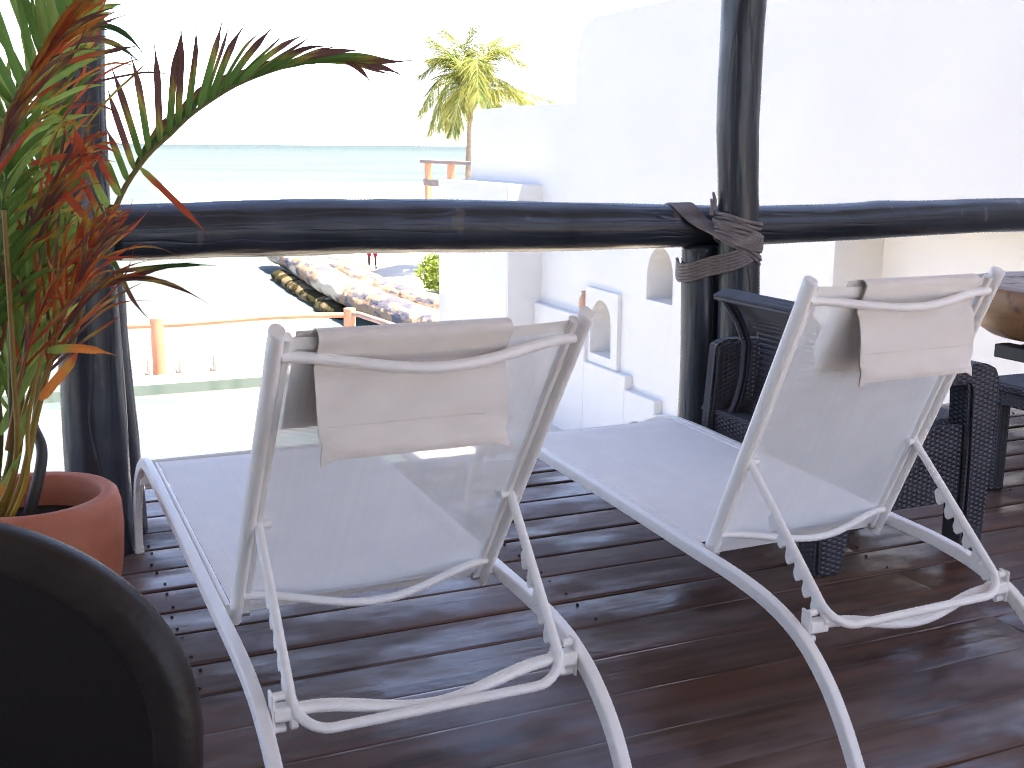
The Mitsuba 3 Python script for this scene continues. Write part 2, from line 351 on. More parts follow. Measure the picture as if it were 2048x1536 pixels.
# ================================================================== THE SETTING
# sea, beach, terrace, pool
def sheet(x0, x1, y0, y1, z, frame=True):
    q = [(x0, y0), (x1, y0), (x1, y1), (x0, y1)]
    v = [D(a, b, z) if frame else np.array([a, b, z]) for a, b in q]
    return trimesh.Trimesh(v, [[0, 1, 2], [0, 2, 3]], process=False)
SEA_Z = -4.3
struct('sea', sheet(-24000, 24000, -2000, 40000, SEA_Z, False), 'sea_water', 'pale turquoise sea reaching to the horizon')
gu, gv = np.meshgrid(np.linspace(4, 120, 117), np.linspace(-12, 150, 136), indexing='ij')
shore = 10.2 + 0.05 * (gv - 24) + 0.8 * (meshkit.noise(np.stack([gv * 0.15, gu * 0, gu * 0], -1)) - 0.5) - 7.0 * np.clip((24 - gv) / 6, 0, 1)
hz = -4.55 + 0.30 * np.clip((gu - shore), -2, 3.2) - 0.35 * (1 - np.clip((gv - 24) / 6, 0, 1)) * 0 + 0.14 * meshkit.fbm(np.stack([gu * 0.35, gv * 0.35, gu * 0], -1), 3, 2)
struct('beach', grid_mesh(gu[..., None] * U + gv[..., None] * V + hz[..., None] * Z), 'beach_sand', 'white sand beach behind the sandbags', smooth=True)
terr = join(deck_box(-40, 12, -16, 8.2, -3.1, -2.8, 0.02), deck_box(4.9, 12, 8.2, 19.9, -3.1, -2.8, 0.02), deck_box(-40, 6.3, 20.35, 21.6, -4.4, -3.25, 0.02))
struct('terrace', terr, 'terrace_stone', 'pale stone terrace around the pool')
# pool: a floor, inner walls and a raised white rim at the sea side
pool = struct('pool', None, None, 'swimming pool with pale green water and a white rim')
part(pool, 'basin', join(deck_box(-40, 4.9, 8.2, 20.0, -4.6, -4.3, 0.01)), 'pool_tile')
part(pool, 'water', sheet(-40, 4.88, 8.22, 19.94, -2.935), 'pool_surface')
part(pool, 'sea_rim', deck_box(-40, 6.2, 19.95, 20.35, -4.4, -2.67, 0.03), 'white_stucco')
part(pool, 'green_lining', deck_box(-40, 4.88, 19.925, 19.945, -4.3, -2.755, 0.004), 'pool_tile', label='green tiled band under the far rim')
part(pool, 'side_wall', join(deck_box(4.885, 5.1, 8.2, 19.9, -4.4, -2.79, 0.02), deck_box(-40, 4.9, 8.0, 8.21, -4.4, -2.79, 0.02)), 'white_stucco')

# white building on the right: its wall runs out to sea along V
W1, W2, FRONT = 7.44, 8.05, 7.32
from shapely.geometry import Polygon, box as sbox
def wall_slab(poly, u_face, thick, holes=()):
    """A wall whose face lies at u_face (looking towards -u), from a polygon in (v, z)."""
    poly = poly.buffer(0)
    m = join(*[trimesh.creation.extrude_polygon(g, thick, engine='earcut') for g in getattr(poly, 'geoms', [poly]) if g.geom_type == 'Polygon' and g.area > 1e-4])
    v = np.asarray(m.vertices)
    P = (u_face + v[:, 2])[:, None] * U + v[:, :1] * V + v[:, 1:2] * Z
    m2 = trimesh.Trimesh(P, m.faces, process=False); trimesh.repair.fix_normals(m2); return m2
def arch(v0, v1, z0, ztop):
    r = (v1 - v0) / 2; c = (v0 + v1) / 2; h = ztop - r * 1.25
    return Polygon([(v0, z0), (v1, z0)] + [(c + r * math.cos(a), h + 1.25 * r * math.sin(a)) for a in np.linspace(0, math.pi, 17)])
def rounded(pts, r):
    return Polygon(pts).buffer(-r).buffer(r, quad_segs=10)
bld = thing('white_building', 'white stucco building with arched niches and small steps beside the pool', 'building')
N2 = arch(11.93, 12.55, -0.635, 0.05)
NB = arch(13.34, 13.93, -1.54, -0.78)
body = Polygon([(9.0, -3.2), (18.5, -3.2), (18.5, 1.45)] + [(18.12 + 0.38 * math.cos(a), 1.46 + 0.38 * math.sin(a)) for a in np.linspace(0, math.pi / 2, 12)] + [(16.5, 1.86), (14.62, 1.845), (14.62, 2.33)] + [(14.02 + 0.60 * math.cos(a), 2.33 + 0.60 * math.sin(a)) for a in np.linspace(0, math.pi / 2, 14)] + [(13.6, 2.94), (12.4, 2.95), (11.5, 2.96), (8, 3.1), (-9, 3.4), (-9, 0.61), (9.0, 0.61)])
part(bld, 'wall', wall_slab(body.difference(N2).difference(NB), W1, 0.66), 'white_stucco')
part(bld, 'niche_back', wall_slab(sbox(11.8, -0.9, 12.7, 0.2), W1 + 0.40, 0.06), 'white_stucco')
part(bld, 'niche_back', wall_slab(sbox(13.2, -1.65, 14.05, -0.7), W1 + 0.24, 0.06), 'white_stucco')
part(bld, 'lower_wall', wall_slab(sbox(-9, -3.2, 9.3, 0.609), W2, 1.0), 'white_stucco')
part(bld, 'far_terrace', deck_box(W1 + 0.05, 9.5, 18.6, 21.6, -0.75, -0.51, 0.01), 'white_stucco')
part(bld, 'lintel', deck_box(W1 + 0.662, W2 + 0.9, -9, 9.0, 0.611, 0.9, 0.004), 'white_stucco')
blockp = Polygon([(13.17, -1.672), (14.09, -1.672), (14.09, -0.635), (13.17, -0.65)]).difference(NB)
part(bld, 'niche_block', wall_slab(blockp, W1 - 0.060, 0.058), 'white_stucco')
steps = ((9.3, 11.35, -2.19), (11.35, 12.085, -2.02), (12.085, 12.835, -1.857), (12.835, 14.0, -1.675), (14.0, 15.64, -1.055))
for a, b, zt in steps:
    part(bld, 'step', deck_box(FRONT, W1 + 0.01, a, b, -3.0, zt, 0.012), 'white_stucco')
part(bld, 'wing_block', deck_box(6.872, W1 + 0.2, 15.651, 18.58, -4.2, 0.70, 0.02), 'white_stucco')
# amphora on the ledge
av = [(0.0, 0), (0.05, 0), (0.085, 0.06), (0.115, 0.15), (0.105, 0.23), (0.065, 0.28), (0.05, 0.30), (0.062, 0.325), (0.07, 0.335), (0.055, 0.335), (0.04, 0.30)]
whole('clay_jar', lathe([(a * 0.62, b) for a, b in av], 32, D(7.395, 14.165, -1.053)), 'clay', 'small clay jar on the ledge behind the arched niche block', 'jar', smooth=40)

# ------------------------------------------------------------------ the deck
deck = struct('deck', None, None, 'dark varnished wooden deck of long boards')
JOIST = [-3.75, -2.72, -1.69, -0.67, 0.36, 1.40, 2.40, 3.40, 4.42, 5.45, 6.6]
nails = []
def plank(u0, u1, v0, v1, idx):
    """One board, cupped and slightly wavy along its edges."""
    nu, L = max(10, int((u1 - u0) / 0.22)), u1 - u0
    us = np.linspace(u0, u1, nu)
    eb = 0.0045 if v0 > 2.5 else 0.0022
    prof = [(-1, -0.030), (-1, -eb), (-0.982, -eb * 0.2), (-0.9, 0.0), (-0.5, 0.0006), (0, 0.0009), (0.5, 0.0006), (0.9, 0.0), (0.982, -eb * 0.2), (1, -eb), (1, -0.030)]
    P = np.zeros((nu, len(prof), 3)); uvs = np.zeros((nu, len(prof), 2))
    r = np.random.default_rng(idx + 50)
    lift, tilt = r.normal(0, 0.0012), r.normal(0, 0.0018)
    for i, u in enumerate(us):
        w0 = 0.0035 * (meshkit.noise(np.array([[u * 1.9, idx * 3.3, 0]]), 1)[0] - 0.5) * 2
        w1 = 0.0035 * (meshkit.noise(np.array([[u * 1.9, idx * 3.3, 5]]), 2)[0] - 0.5) * 2
        a, b = v0 + w0, v1 + w1
        for j, (s, z) in enumerate(prof):
            v = (a + b) / 2 + s * (b - a) / 2
            zz = z + (lift + tilt * s if z > -0.02 else 0) + (0.0016 * (meshkit.noise(np.array([[u * 1.1, idx * 2.1, s]]), 3)[0] - 0.5) if z > -0.02 else 0)
            P[i, j] = D(u, v, zz); uvs[i, j] = (u, idx)
    m = grid_mesh(P)
    n0 = len(prof)
    caps = []
    for row, fl in ((0, 1), (nu - 1, -1)):
        base = row * n0
        for j in range(1, n0 - 1):
            caps.append([base, base + j, base + j + 1][::fl])
    m = trimesh.Trimesh(m.vertices, np.vstack([m.faces, caps]), process=False)
    part(deck, 'plank', m, 'deck_wood', smooth=True, uv=uvs.reshape(-1, 2))
idx = 0
joint_sets = [[2.40], [5.45], [1.40, 6.0], [4.42], [2.40], [-0.67, 5.45], [3.40], [2.40, 6.3], [0.36], [4.42]]
for gi in range(len(GAPS) - 1):
    v1, v0 = GAPS[gi], GAPS[gi + 1]
    js = {8: [2.40], 9: [5.45], 10: [2.40], 11: [2.40], 12: [2.4], 7: [4.42], 6: [-1.69, 5.45], 5: [3.4]}.get(gi, joint_sets[gi % len(joint_sets)])
    ends = [-4.0] + [j for j in js] + [7.2]
    gap = 0.0035 + 0.0060 * rng.random() if gi < 9 else 0.0012 + 0.0012 * rng.random()
    for a, b in zip(ends[:-1], ends[1:]):
        plank(a + (0.001 if a > -3.9 else 0), b - (0.001 if b < 7 else 0), v0 + gap, v1 - gap, idx); idx += 1
    for j in (JOIST if gi < 10 else []):
        for s in (0.22, 0.80):
            for off in ((-0.025, 0.025) if j in js else (0.0,)):
                nails.append(D(j + off + rng.normal(0, 0.006), v0 + (v1 - v0) * s + rng.normal(0, 0.004), 0.0))
nm = []
for q in nails:
    d = trimesh.creation.cylinder(0.0042, 0.006, sections=10); d.apply_translation(q + np.array([0, 0, 0.0016])); nm.append(d)
part(deck, 'screw_heads', join(*nm), 'dark_hole', kind='stuff')
for j in JOIST:
    part(deck, 'joist', deck_box(j - 0.04, j + 0.04, -0.5, 4.27, -0.22, -0.036), 'joist_wood')
part(deck, 'edge_beam', deck_box(-4, 7.2, 4.2, 4.262, -0.30, -0.034), 'joist_wood')
part(deck, 'underside', deck_box(-4, 7.2, -4.5, 4.19, -0.36, -0.34), 'joist_wood')
part(deck, 'stone_landing', deck_box(-4.0, 7.2, -6.5, -0.37, -0.035, 0.0), 'bar_plaster')

# thatched roof over the deck (out of the picture above; it keeps sun and sky off the deck)
roof = thing('thatched_roof', 'thatched roof resting on the dark log posts above the deck', 'roof')
def roof_slab():
    ev, ez, rv, rz = 3.80, 3.55, -0.6, 4.9
    a, b, c, d = D(-5, ev, ez), D(7.4, ev, ez), D(7.4, rv, rz), D(-5, rv, rz)
    e, f = D(3.2, -4.6, 2.95), D(-5, -4.6, 2.95)
    g = D(3.2, rv, rz)
    up = np.array([0, 0, 0.28])
    v = np.array([a, b, c, d, e, f, g] + [q + up for q in (a, b, c, d, e, f, g)])
    F = [[0, 1, 2], [0, 2, 6], [0, 6, 3], [3, 6, 4], [3, 4, 5]]
    F += [[i + 7 for i in t[::-1]] for t in F]
    rim = [0, 1, 2, 6, 4, 5, 3]
    for i in range(7):
        p, q = rim[i], rim[(i + 1) % 7]; F += [[p, q, q + 7], [p, q + 7, p + 7]]
    return trimesh.Trimesh(v, F, process=False)
part(roof, 'thatch', roof_slab(), 'thatch')
m, uv = log_mesh([D(a, 3.68, 3.50) for a in np.linspace(-4.8, 7.2, 50)], 0.07, 14, 0.08, 11)
part(roof, 'eaves_beam', m, 'black_log', smooth=True, uv=uv)
# the bar behind the camera: its plastered wall closes the deck to the left and rear, the right side is open
bar = thing('bar_wall', 'plastered wall of the bar behind the deck', 'wall')
part(bar, 'wall', join(deck_box(-5, -0.6, -3.25, -3.0, -0.4, 3.9, 0.01), deck_box(-5, -4.75, -2.99, 1.0, -0.4, 3.9, 0.01)), 'bar_plaster')

# ------------------------------------------------------------------ posts and railing of black logs
def post(name, label, pts, rad, seed, knots=(), n=60):
    path = smooth_path([D(*q) for q in pts], n)
    r = np.interp(np.linspace(0, 1, n), np.linspace(0, 1, len(rad)), rad)
    m, uv = log_mesh(path, r, 26, 0.075, seed, knots)
    return whole(name, m, 'black_log', label, 'post', smooth=True, group='black log posts of the deck', uv=uv)
post('tall_post', 'tall black log post at the left, behind the potted palm', [(0.218, 3.63, -0.3), (0.226, 3.64, 0.3), (0.225, 3.66, 0.8), (0.225, 3.68, 1.1), (0.246, 3.68, 1.65), (0.275, 3.68, 2.3), (0.32, 3.68, 3.5)], [0.105, 0.094, 0.086, 0.082, 0.076, 0.072], 3, ((0.45, 2.2, 0.10),))
post('tall_post', 'tall black log post lashed with rope, between the two loungers', [(2.60, 3.66, -0.3), (2.595, 3.67, 0.4), (2.588, 3.68, 0.8), (2.560, 3.68, 1.2), (2.552, 3.68, 1.35), (2.556, 3.68, 1.78), (2.566, 3.68, 2.4), (2.59, 3.68, 3.5)], [0.088, 0.080, 0.075, 0.082, 0.084, 0.075, 0.070], 5, ((0.57, 3.6, 0.16),))
post('support_post', 'short black log under the railing beside the left tall post', [(0.272, 3.80, -0.3), (0.262, 3.82, 0.3), (0.252, 3.83, 0.62), (0.256, 3.84, 0.86)], [0.114, 0.108, 0.104, 0.098], 8, ((0.55, 5.6, 0.06), (0.9, 0.3, 0.08)))
post('support_post', 'short black log under the railing beside the rope-lashed post', [(2.515, 3.80, -0.3), (2.522, 3.81, 0.3), (2.526, 3.83, 0.6), (2.526, 3.85, 0.875)], [0.092, 0.088, 0.084, 0.078], 9, ())
def rail(label, pts, rad, seed, knots=()):
    n = 80
    path = smooth_path([D(*q) for q in pts], n)
    r = np.interp(np.linspace(0, 1, n), np.linspace(0, 1, len(rad)), rad)
    m, uv = log_mesh(path, r, 26, 0.07, seed, knots)
    return whole('railing_log', m, 'black_log', label, 'railing', smooth=True, group='black railing logs', uv=uv)
rail('long black railing log between the two tall posts', [(0.325, 3.86, 0.972), (0.9, 3.86, 0.975), (1.5, 3.86, 0.968), (2.0, 3.86, 0.955), (2.62, 3.86, 0.945)], [0.089, 0.094, 0.094, 0.088, 0.080], 21, ((0.05, 1.0, 0.06), (0.5, 4.0, 0.04)))
rail('black railing log running off to the right of the rope-lashed post', [(2.63, 3.86, 0.945), (3.2, 3.86, 0.948), (4.0, 3.86, 0.962), (5.0, 3.86, 0.95), (6.6, 3.86, 0.95)], [0.078, 0.076, 0.074, 0.072, 0.07], 22, ((0.2, 4.6, 0.08),))
rail('black railing log behind the palm leaves at the far left', [(-2.6, 3.86, 0.96), (-1.4, 3.86, 0.965), (-0.4, 3.86, 0.96), (0.14, 3.86, 0.97)], [0.085, 0.082, 0.085, 0.088], 23)

# rope lashing round post, support and railing
rope = thing('rope_lashing', 'grey-brown rope wound around the post and the railing', 'rope')
def strand(pts, r=0.0055, closed=False):
    p = smooth_path([D(*q) for q in pts], 60)
    m, uv = sweep(p, circle(r, 7), want_uv=True)
    return m, uv
def wrap(name, fn, count, r):
    ms, us = [], []
    for k in range(count):
        m, uv = strand(fn(k), r); ms.append(m); us.append(uv)
    part(rope, name, join(*ms), 'rope_fibre', smooth=True, uv=np.vstack(us))
R0 = 0.088
def around_post(zc, k, tilt, rr=R0):
    out = []
    for a in np.linspace(0, 2 * math.pi, 25):
        out.append((2.575 + rr * math.cos(a), 3.68 + rr * math.sin(a), zc + tilt * math.cos(a + 0.25) + 0.003 * math.sin(3 * a + k)))
    return out
wrap('horizontal_band', lambda k: around_post(0.865 + 0.0115 * k + 0.004 * math.sin(k * 2.1), k, -0.052 + 0.003 * k, 0.086 + 0.004 * math.sin(k * 1.3) + (0.006 if k in (3, 4, 7) else 0)), 11, 0.0068)
def over_rail(k):      # from behind the rail, over its top, down across the front to the post
    s = k * 0.0128
    return [(2.40 + s, 3.95, 0.93), (2.385 + s, 3.92, 1.008), (2.375 + s, 3.86, 1.034), (2.378 + s, 3.81, 1.022), (2.41 + s * 0.9, 3.762, 0.975), (2.47 + s * 0.7, 3.712, 0.935 + s * 0.25), (2.52 + s * 0.5, 3.612 - 0.012, 0.895 + s * 0.5), (2.585 + s * 0.3, 3.588, 0.872 + s * 0.5), (2.66, 3.64, 0.87 + s * 0.4)]
wrap('upper_band', over_rail, 8, 0.0068)
def under_rail(k):     # from the post down across the front of the short support
    s = k * 0.0125
    return [(2.62, 3.61, 0.905 - s), (2.56, 3.596, 0.885 - s), (2.51, 3.618, 0.862 - s), (2.485, 3.72, 0.835 - s), (2.452, 3.766, 0.815 - s), (2.432, 3.81, 0.802 - s), (2.432, 3.86, 0.80 - s), (2.46, 3.92, 0.815 - s)]
wrap('lower_band', under_rail, 6, 0.0066)
ends = []
for k, (a, b) in enumerate((((2.478, 3.70, 1.02), (2.470, 3.70, 1.085)), ((2.474, 3.71, 1.0), (2.462, 3.70, 1.06)), ((2.655, 3.69, 1.0), (2.668, 3.69, 1.055)))):
    m = tube([D(*a), (D(*a) + D(*b)) / 2 + np.array([0.004, 0, 0.003]), D(*b)], 0.009, 7, [1, 0.9, 0.5])
    part(rope, 'loose_end', m, 'rope_fibre', smooth=True, uv=np.zeros((len(m.vertices), 2)))


# ================================================================== LOUNGERS
def lounger(label, x0, y0, yaw, wb, pz, ang, Lb, sf, lf, bf, cz, cy, ay, az, rail_pts, flap, pil_label):
    W = 0.300
    ca, sa = math.cos(yaw), math.sin(yaw)
    M = np.array([[ca, sa, 0], [-sa, ca, 0], [0, 0, 1.0]])
    def L(p):
        p = np.asarray(p, float); return p @ M + np.array([x0, y0, 0])
    def LV(p): return np.asarray(p, float) @ M
    X = LV([1, 0, 0])
    k = thing('sun_lounger', label, 'sun lounger', 'pair of white sun loungers on the deck')
    e = np.array([0, -math.cos(ang), math.sin(ang)]); nb = np.array([0, -math.sin(ang), -math.cos(ang)])   # up the back; out of its rear side
    piv = np.array([0, 0, pz])
    def B(x, t, off=0.0): return np.array([x, 0, 0]) + piv + e * Lb * t + nb * off
    for s in (-1, 1):
        path = smooth_path([(s * W, y, z) for y, z in rail_pts], 90)
        part(k, 'side_rail', sweep(L(path), rrect(0.024, 0.031, 0.005), X), 'white_metal', smooth=50)
        i0 = [(y, z) for y, z in rail_pts if -0.02 <= y <= ay + 0.02]
        ch = smooth_path([(s * (W - 0.019), y, z + 0.003) for y, z in i0], 30)
        part(k, 'sling_channel', sweep(L(ch), rrect(0.012, 0.022, 0.004, 2), X), 'white_metal', smooth=50)
        foot = np.array([s * W, rail_pts[0][0], 0.012])
        part(k, 'foot_cap', bevel_box(0.028, 0.035, 0.024, 0.004, L(foot), M), 'white_plastic')
        foot = np.array([s * W, rail_pts[-1][0], 0.012])
        part(k, 'foot_cap', bevel_box(0.028, 0.037, 0.024, 0.004, L(foot), M), 'white_plastic')
    # seat sling with a little sag
    ys = np.linspace(0.02, ay + 0.035, 36); zs = np.interp(ys, [y for y, z in rail_pts[::-1]], [z for y, z in rail_pts[::-1]])
    xs = np.linspace(-(W - 0.027), W - 0.027, 25)
    P = np.zeros((len(ys), len(xs), 3))
    for i in range(len(ys)):
        sag = 0.016 * (1 - (xs / W) ** 2) * math.sin(math.pi * min(1, max(0, (ys[i] + 0.1) / (ay + 0.2))))
        P[i] = np.stack([xs, np.full_like(xs, ys[i]), zs[i] + 0.011 - sag], 1)
    part(k, 'seat_sling', grid_mesh(L(P)), 'seat_fabric', smooth=True, uv=grid_uv(P))
    # front bars
    fr = rail_pts[3]
    part(k, 'front_bar', tube(L([(x, ay + 0.055, az - 0.018) for x in np.linspace(-W, W, 8)]), 0.013, 12), 'white_metal', smooth=True)
    part(k, 'lower_front_bar', sweep(L([(x, fr[0] - 0.02, fr[1]) for x in np.linspace(-W, W, 8)]), rrect(0.040, 0.022, 0.006), Z), 'white_metal', smooth=50)
    for s in (-1, 1):
        for dz in (0.03, -0.03):
            c = trimesh.creation.cylinder(0.007, 0.026, sections=12, transform=trimesh.geometry.align_vectors([0, 0, 1], X)); c.apply_translation(L([s * (W - 0.026), fr[0] - 0.01, fr[1] + dz]))
            part(k, 'bolt', c, 'white_plastic', smooth=40)
    # backrest: two oval tubes with a sling channel on the inner side
    for s in (-1, 1):
        pr = L(np.array([B(s * wb, t) for t in np.linspace(-0.035, 1.0, 16)]))
        back = part(k, 'back_rail', sweep(pr, circle(0.0128, 20, 0.0175), X), 'white_metal', smooth=50)
        cp = L(np.array([B(s * wb, t) for t in (1.0, 1.006, 1.009)]))
        part(back, 'end_cap', sweep(cp, circle(0.0135, 20, 0.0182), X, scale=[1, 0.97, 0.85]), 'white_plastic', smooth=40)
        ch = L(np.array([B(s * (wb - 0.0185), t, -0.003) for t in np.linspace(0.0, 0.985, 14)]))
        part(back, 'sling_channel', sweep(ch, rrect(0.013, 0.020, 0.004, 2), X), 'white_metal', smooth=50)
        c = trimesh.creation.cylinder(0.009, 0.030, sections=14, transform=trimesh.geometry.align_vectors([0, 0, 1], X)); c.apply_translation(L(B(s * (wb - 0.012), -0.012)))
        part(back, 'pivot_bolt', c, 'bolt_steel', smooth=40)
    ts = np.linspace(-0.015, 0.978, 40); xs = np.linspace(-(wb - 0.016), wb - 0.016, 29)
    P = np.zeros((len(ts), len(xs), 3))
    for i, t in enumerate(ts):
        for j, x in enumerate(xs):
            c = 1 - (x / wb) ** 2
            P[i, j] = B(x, t - 0.016 * c * max(0, (t - 0.8) / 0.2), -0.006 + 0.014 * c * math.sin(math.pi * min(1, max(0, t))))
    part(k, 'back_sling', grid_mesh(L(P)), 'sling_fabric', smooth=True, uv=grid_uv(P))
    for ta, tb in ((0.948, 0.984), (-0.020, 0.012)):           # doubled hems at the sling's ends
        H_ = np.array([[B(x, t - 0.016 * (1 - (x / wb) ** 2) * max(0, (t - 0.8) / 0.2), -0.0045 + 0.014 * (1 - (x / wb) ** 2) * math.sin(math.pi * min(1, max(0, t)))) for x in xs] for t in np.linspace(ta, tb, 5)])
        part(k, 'hem', grid_mesh(L(H_)), 'hem_fabric', smooth=True)
    # the two bars bowed out behind the sling
    for t, r in ((bf, 0.0096), (lf, 0.0084)):
        q = []
        for x in np.linspace(-1, 1, 41):
            bow = (0.046 if t > 0.5 else 0.056) * (0.5 + 0.5 * math.cos(math.pi * x)) ** 0.85 if abs(x) < 1 else 0
            q.append(B(x * (wb - 0.010), t, 0.006 + bow))
        part(k, 'bow_bar', tube(L(np.array(q)), r, 14), 'white_metal', smooth=50)
    # U-shaped prop with its notched racks
    wp = wb - 0.016
    top = B(0, sf, 0.006); bot = np.array([0, -cy - 0.040, cz - 0.026 + (0.03 if cz < 0.29 else 0)])
    d = (bot - top) / np.linalg.norm(bot - top)
    r = 0.062
    U_ = []
    for s in (-1, 1):
        arm = [np.array([s * wp, 0, 0]) + top + (bot - d * r - top) * w for w in np.linspace(0, 1, 10)]
        cor = [np.array([s * (wp - r + r * math.cos(a)), 0, 0]) + bot - d * r + d * r * math.sin(a) for a in np.linspace(0, math.pi / 2, 9)[1:]]
        U_.append(arm + cor)
    path = np.array(U_[0] + [U_[0][-1] * (1 - w) + U_[1][-1] * w for w in np.linspace(0, 1, 8)[1:-1]] + U_[1][::-1])
    prop = part(k, 'prop_frame', tube(L(path), 0.0092, 14), 'white_metal', smooth=50)
    nrm = np.array([0, -d[2], d[1]])
    if nrm[2] > 0: nrm = -nrm                      # towards the underside, away from the viewer
    Lr = np.linalg.norm(bot - top)
    teeth = []
    a0, pitch, nt = 0.34 * Lr, (0.93 - 0.34) * Lr / 6, 6
    pts = [(a0 - 0.012, 0.006)]
    pts.append((a0 - 0.012, 0.022))
    for i in range(nt):
        a = a0 + pitch * i
        pts += [(a, 0.030), (a + 0.30 * pitch, 0.036), (a + 0.50 * pitch, 0.034), (a + 0.52 * pitch, 0.024), (a + 0.56 * pitch, 0.017), (a + 0.68 * pitch, 0.013), (a + 0.82 * pitch, 0.016), (a + 0.90 * pitch, 0.023)] if i < nt else []
    pts += [(a0 + pitch * nt + 0.004, 0.030), (a0 + pitch * nt + 0.012, 0.018), (a0 + pitch * nt + 0.012, 0.006)]
    for s in (-1, 1):
        m = extrude([(p[0], p[1]) for p in pts], 0.011); v = np.asarray(m.vertices)
        q = np.array([s * wp - 0.0055, 0, 0]) + top + v[:, :1] * d + v[:, 1:2] * nrm + v[:, 2:3] * np.array([1.0, 0, 0])
        mm = trimesh.Trimesh(L(q), m.faces, process=False); trimesh.repair.fix_normals(mm)
        part(prop, 'notch_rack', mm, 'white_plastic')
        c = trimesh.creation.cylinder(0.0082, 0.032, sections=14, transform=trimesh.geometry.align_vectors([0, 0, 1], X)); c.apply_translation(L(np.array([s * (wp - 0.006), 0, 0]) + top))
        part(prop, 'bolt', c, 'white_plastic', smooth=40)
    # cross bar between the side rails, dipping in the middle, on brackets
    q = []
    for x in np.linspace(-1, 1, 41):
        bow = 0.5 + 0.5 * math.cos(math.pi * max(-1, min(1, x * 1.22)))
        q.append((x * (W - 0.014), -cy - 0.020 * bow, cz - 0.030 * bow))
    cb = part(k, 'cross_bar', sweep(L(np.array(q)), circle(0.0112, 16, 0.0128), Z), 'white_metal', smooth=50)
    for s in (-1, 1):
        part(cb, 'bracket', bevel_box(0.005, 0.030, 0.074, 0.002, L([s * (W - 0.0165), -cy + 0.002, cz]), M), 'white_metal')
        for dz in (0.028, -0.030):
            c = trimesh.creation.cylinder(0.0075, 0.022, sections=12, transform=trimesh.geometry.align_vectors([0, 0, 1], X)); c.apply_translation(L([s * (W - 0.028), -cy + 0.002, cz + dz]))
            part(cb, 'bolt', c, 'white_plastic', smooth=40)
        sl = [(s * (W - 0.018), -cy, cz), (s * (W - 0.05), -cy - 0.0005, cz - 0.001), (s * (W - 0.062), -cy - 0.001, cz - 0.0015)]
        part(cb, 'sleeve', sweep(L(sl), rrect(0.027, 0.031, 0.007), Z), 'white_plastic', smooth=50)
    # pillow hung over the top edge: cushion in front, weighted flap behind
    fx0, fx1, hang = flap
    pk = thing('headrest_pillow', pil_label, 'pillow', 'headrest pillows of the sun loungers')
    # cushion on the front of the sling
    n1, n2 = 22, 30
    front, rear = np.zeros((n1, n2, 3)), np.zeros((n1, n2, 3))
    for i, a in enumerate(np.linspace(-1, 1, n1)):
        for j, b in enumerate(np.linspace(-1, 1, n2)):
            th = (max(0, 1 - abs(a) ** 3.0) * max(0, 1 - abs(b) ** 6)) ** 0.5 * (0.72 - 0.45 * a)
            wob = 0.006 * (meshkit.noise(np.array([[a * 2, b * 2.5, fx0 * 9]]), 4)[0] - 0.5)
            x = (fx0 + fx1) / 2 - 0.012 + b * (fx1 - fx0 + 0.035) / 2
            t = 0.835 + a * 0.150
            front[i, j] = B(x, t, -0.012 - 0.075 * th - wob); rear[i, j] = B(x, t, -0.012 - 0.002 * (1 - th))
    ms = join(grid_mesh(L(front)), grid_mesh(L(rear))); ms.merge_vertices(); trimesh.repair.fix_normals(ms)
    part(pk, 'cushion', ms, 'pillow_cloth', smooth=60)
    # strap over the edge and hanging flap
    lip = [B(0, 0.93, -0.026), B(0, 0.975, -0.022), B(0, 0.990, -0.010), B(0, 0.992, 0.002)]
    tp = B(0, 0.985, 0.010)
    dn = [B(0, t_, 0.012) for t_ in (0.96, 0.93, 0.905)]
    h0 = tp[2] - dn[-1][2]
    down = [tp] + dn + [dn[-1] + np.array([0, -0.004 - 0.022 * w - 0.004 * math.sin(w * 5), -(hang - h0) * w]) for w in np.linspace(0.12, 1, 14)]
    cen = smooth_path(np.array(lip + down), 44)
    xs = np.linspace(0, 1, 27)
    P = np.zeros((len(cen), len(xs), 3)); Q = P.copy()
    drop = np.clip((tp[2] - cen[:, 2]) / hang, 0, 1) * (np.arange(len(cen)) > 8)
    for i in range(len(cen)):
        for j, w in enumerate(xs):
            pinch = 0.005 * math.exp(-((drop[i] - 0.90) / 0.055) ** 2) * (1 if w < 0.5 else -1)
            x = fx0 + (fx1 - fx0) * w + (pinch * abs(2 * w - 1) ** 6) + 0.003 * (meshkit.noise(np.array([[drop[i] * 5, (w > 0.5) * 7.0, fx0 * 20]]), 6)[0] - 0.5)
            bol = 0.014 * math.exp(-((drop[i] - 0.93) / 0.10) ** 2) * (1 - abs(2 * w - 1) ** 8)
            rip = 0.004 * (meshkit.fbm(np.array([[w * 3.5, drop[i] * 3, fx0 * 11]]), 3, 8)[0] - 0.5) * min(1, drop[i] * 4)
            corner = -0.012 * (max(0, abs(2 * w - 1) - 0.86) / 0.14) ** 1.5 * (drop[i] > 0.97)
            P[i, j] = cen[i] + np.array([x, -bol - rip, corner]); Q[i, j] = cen[i] + np.array([x, 0.004 + bol * 0.7 - rip, corner])
    part(pk, 'flap', join(grid_mesh(L(P)), grid_mesh(L(Q))), 'pillow_cloth', smooth=True)
    # seam above the weighted hem
    i = int(np.argmin(np.abs(drop - 0.72)))
    part(pk, 'seam', tube(L(P[i, 1:-1] + np.array([0, -0.0008, 0])), 0.0009, 5), 'pillow_cloth', smooth=True)
    return k

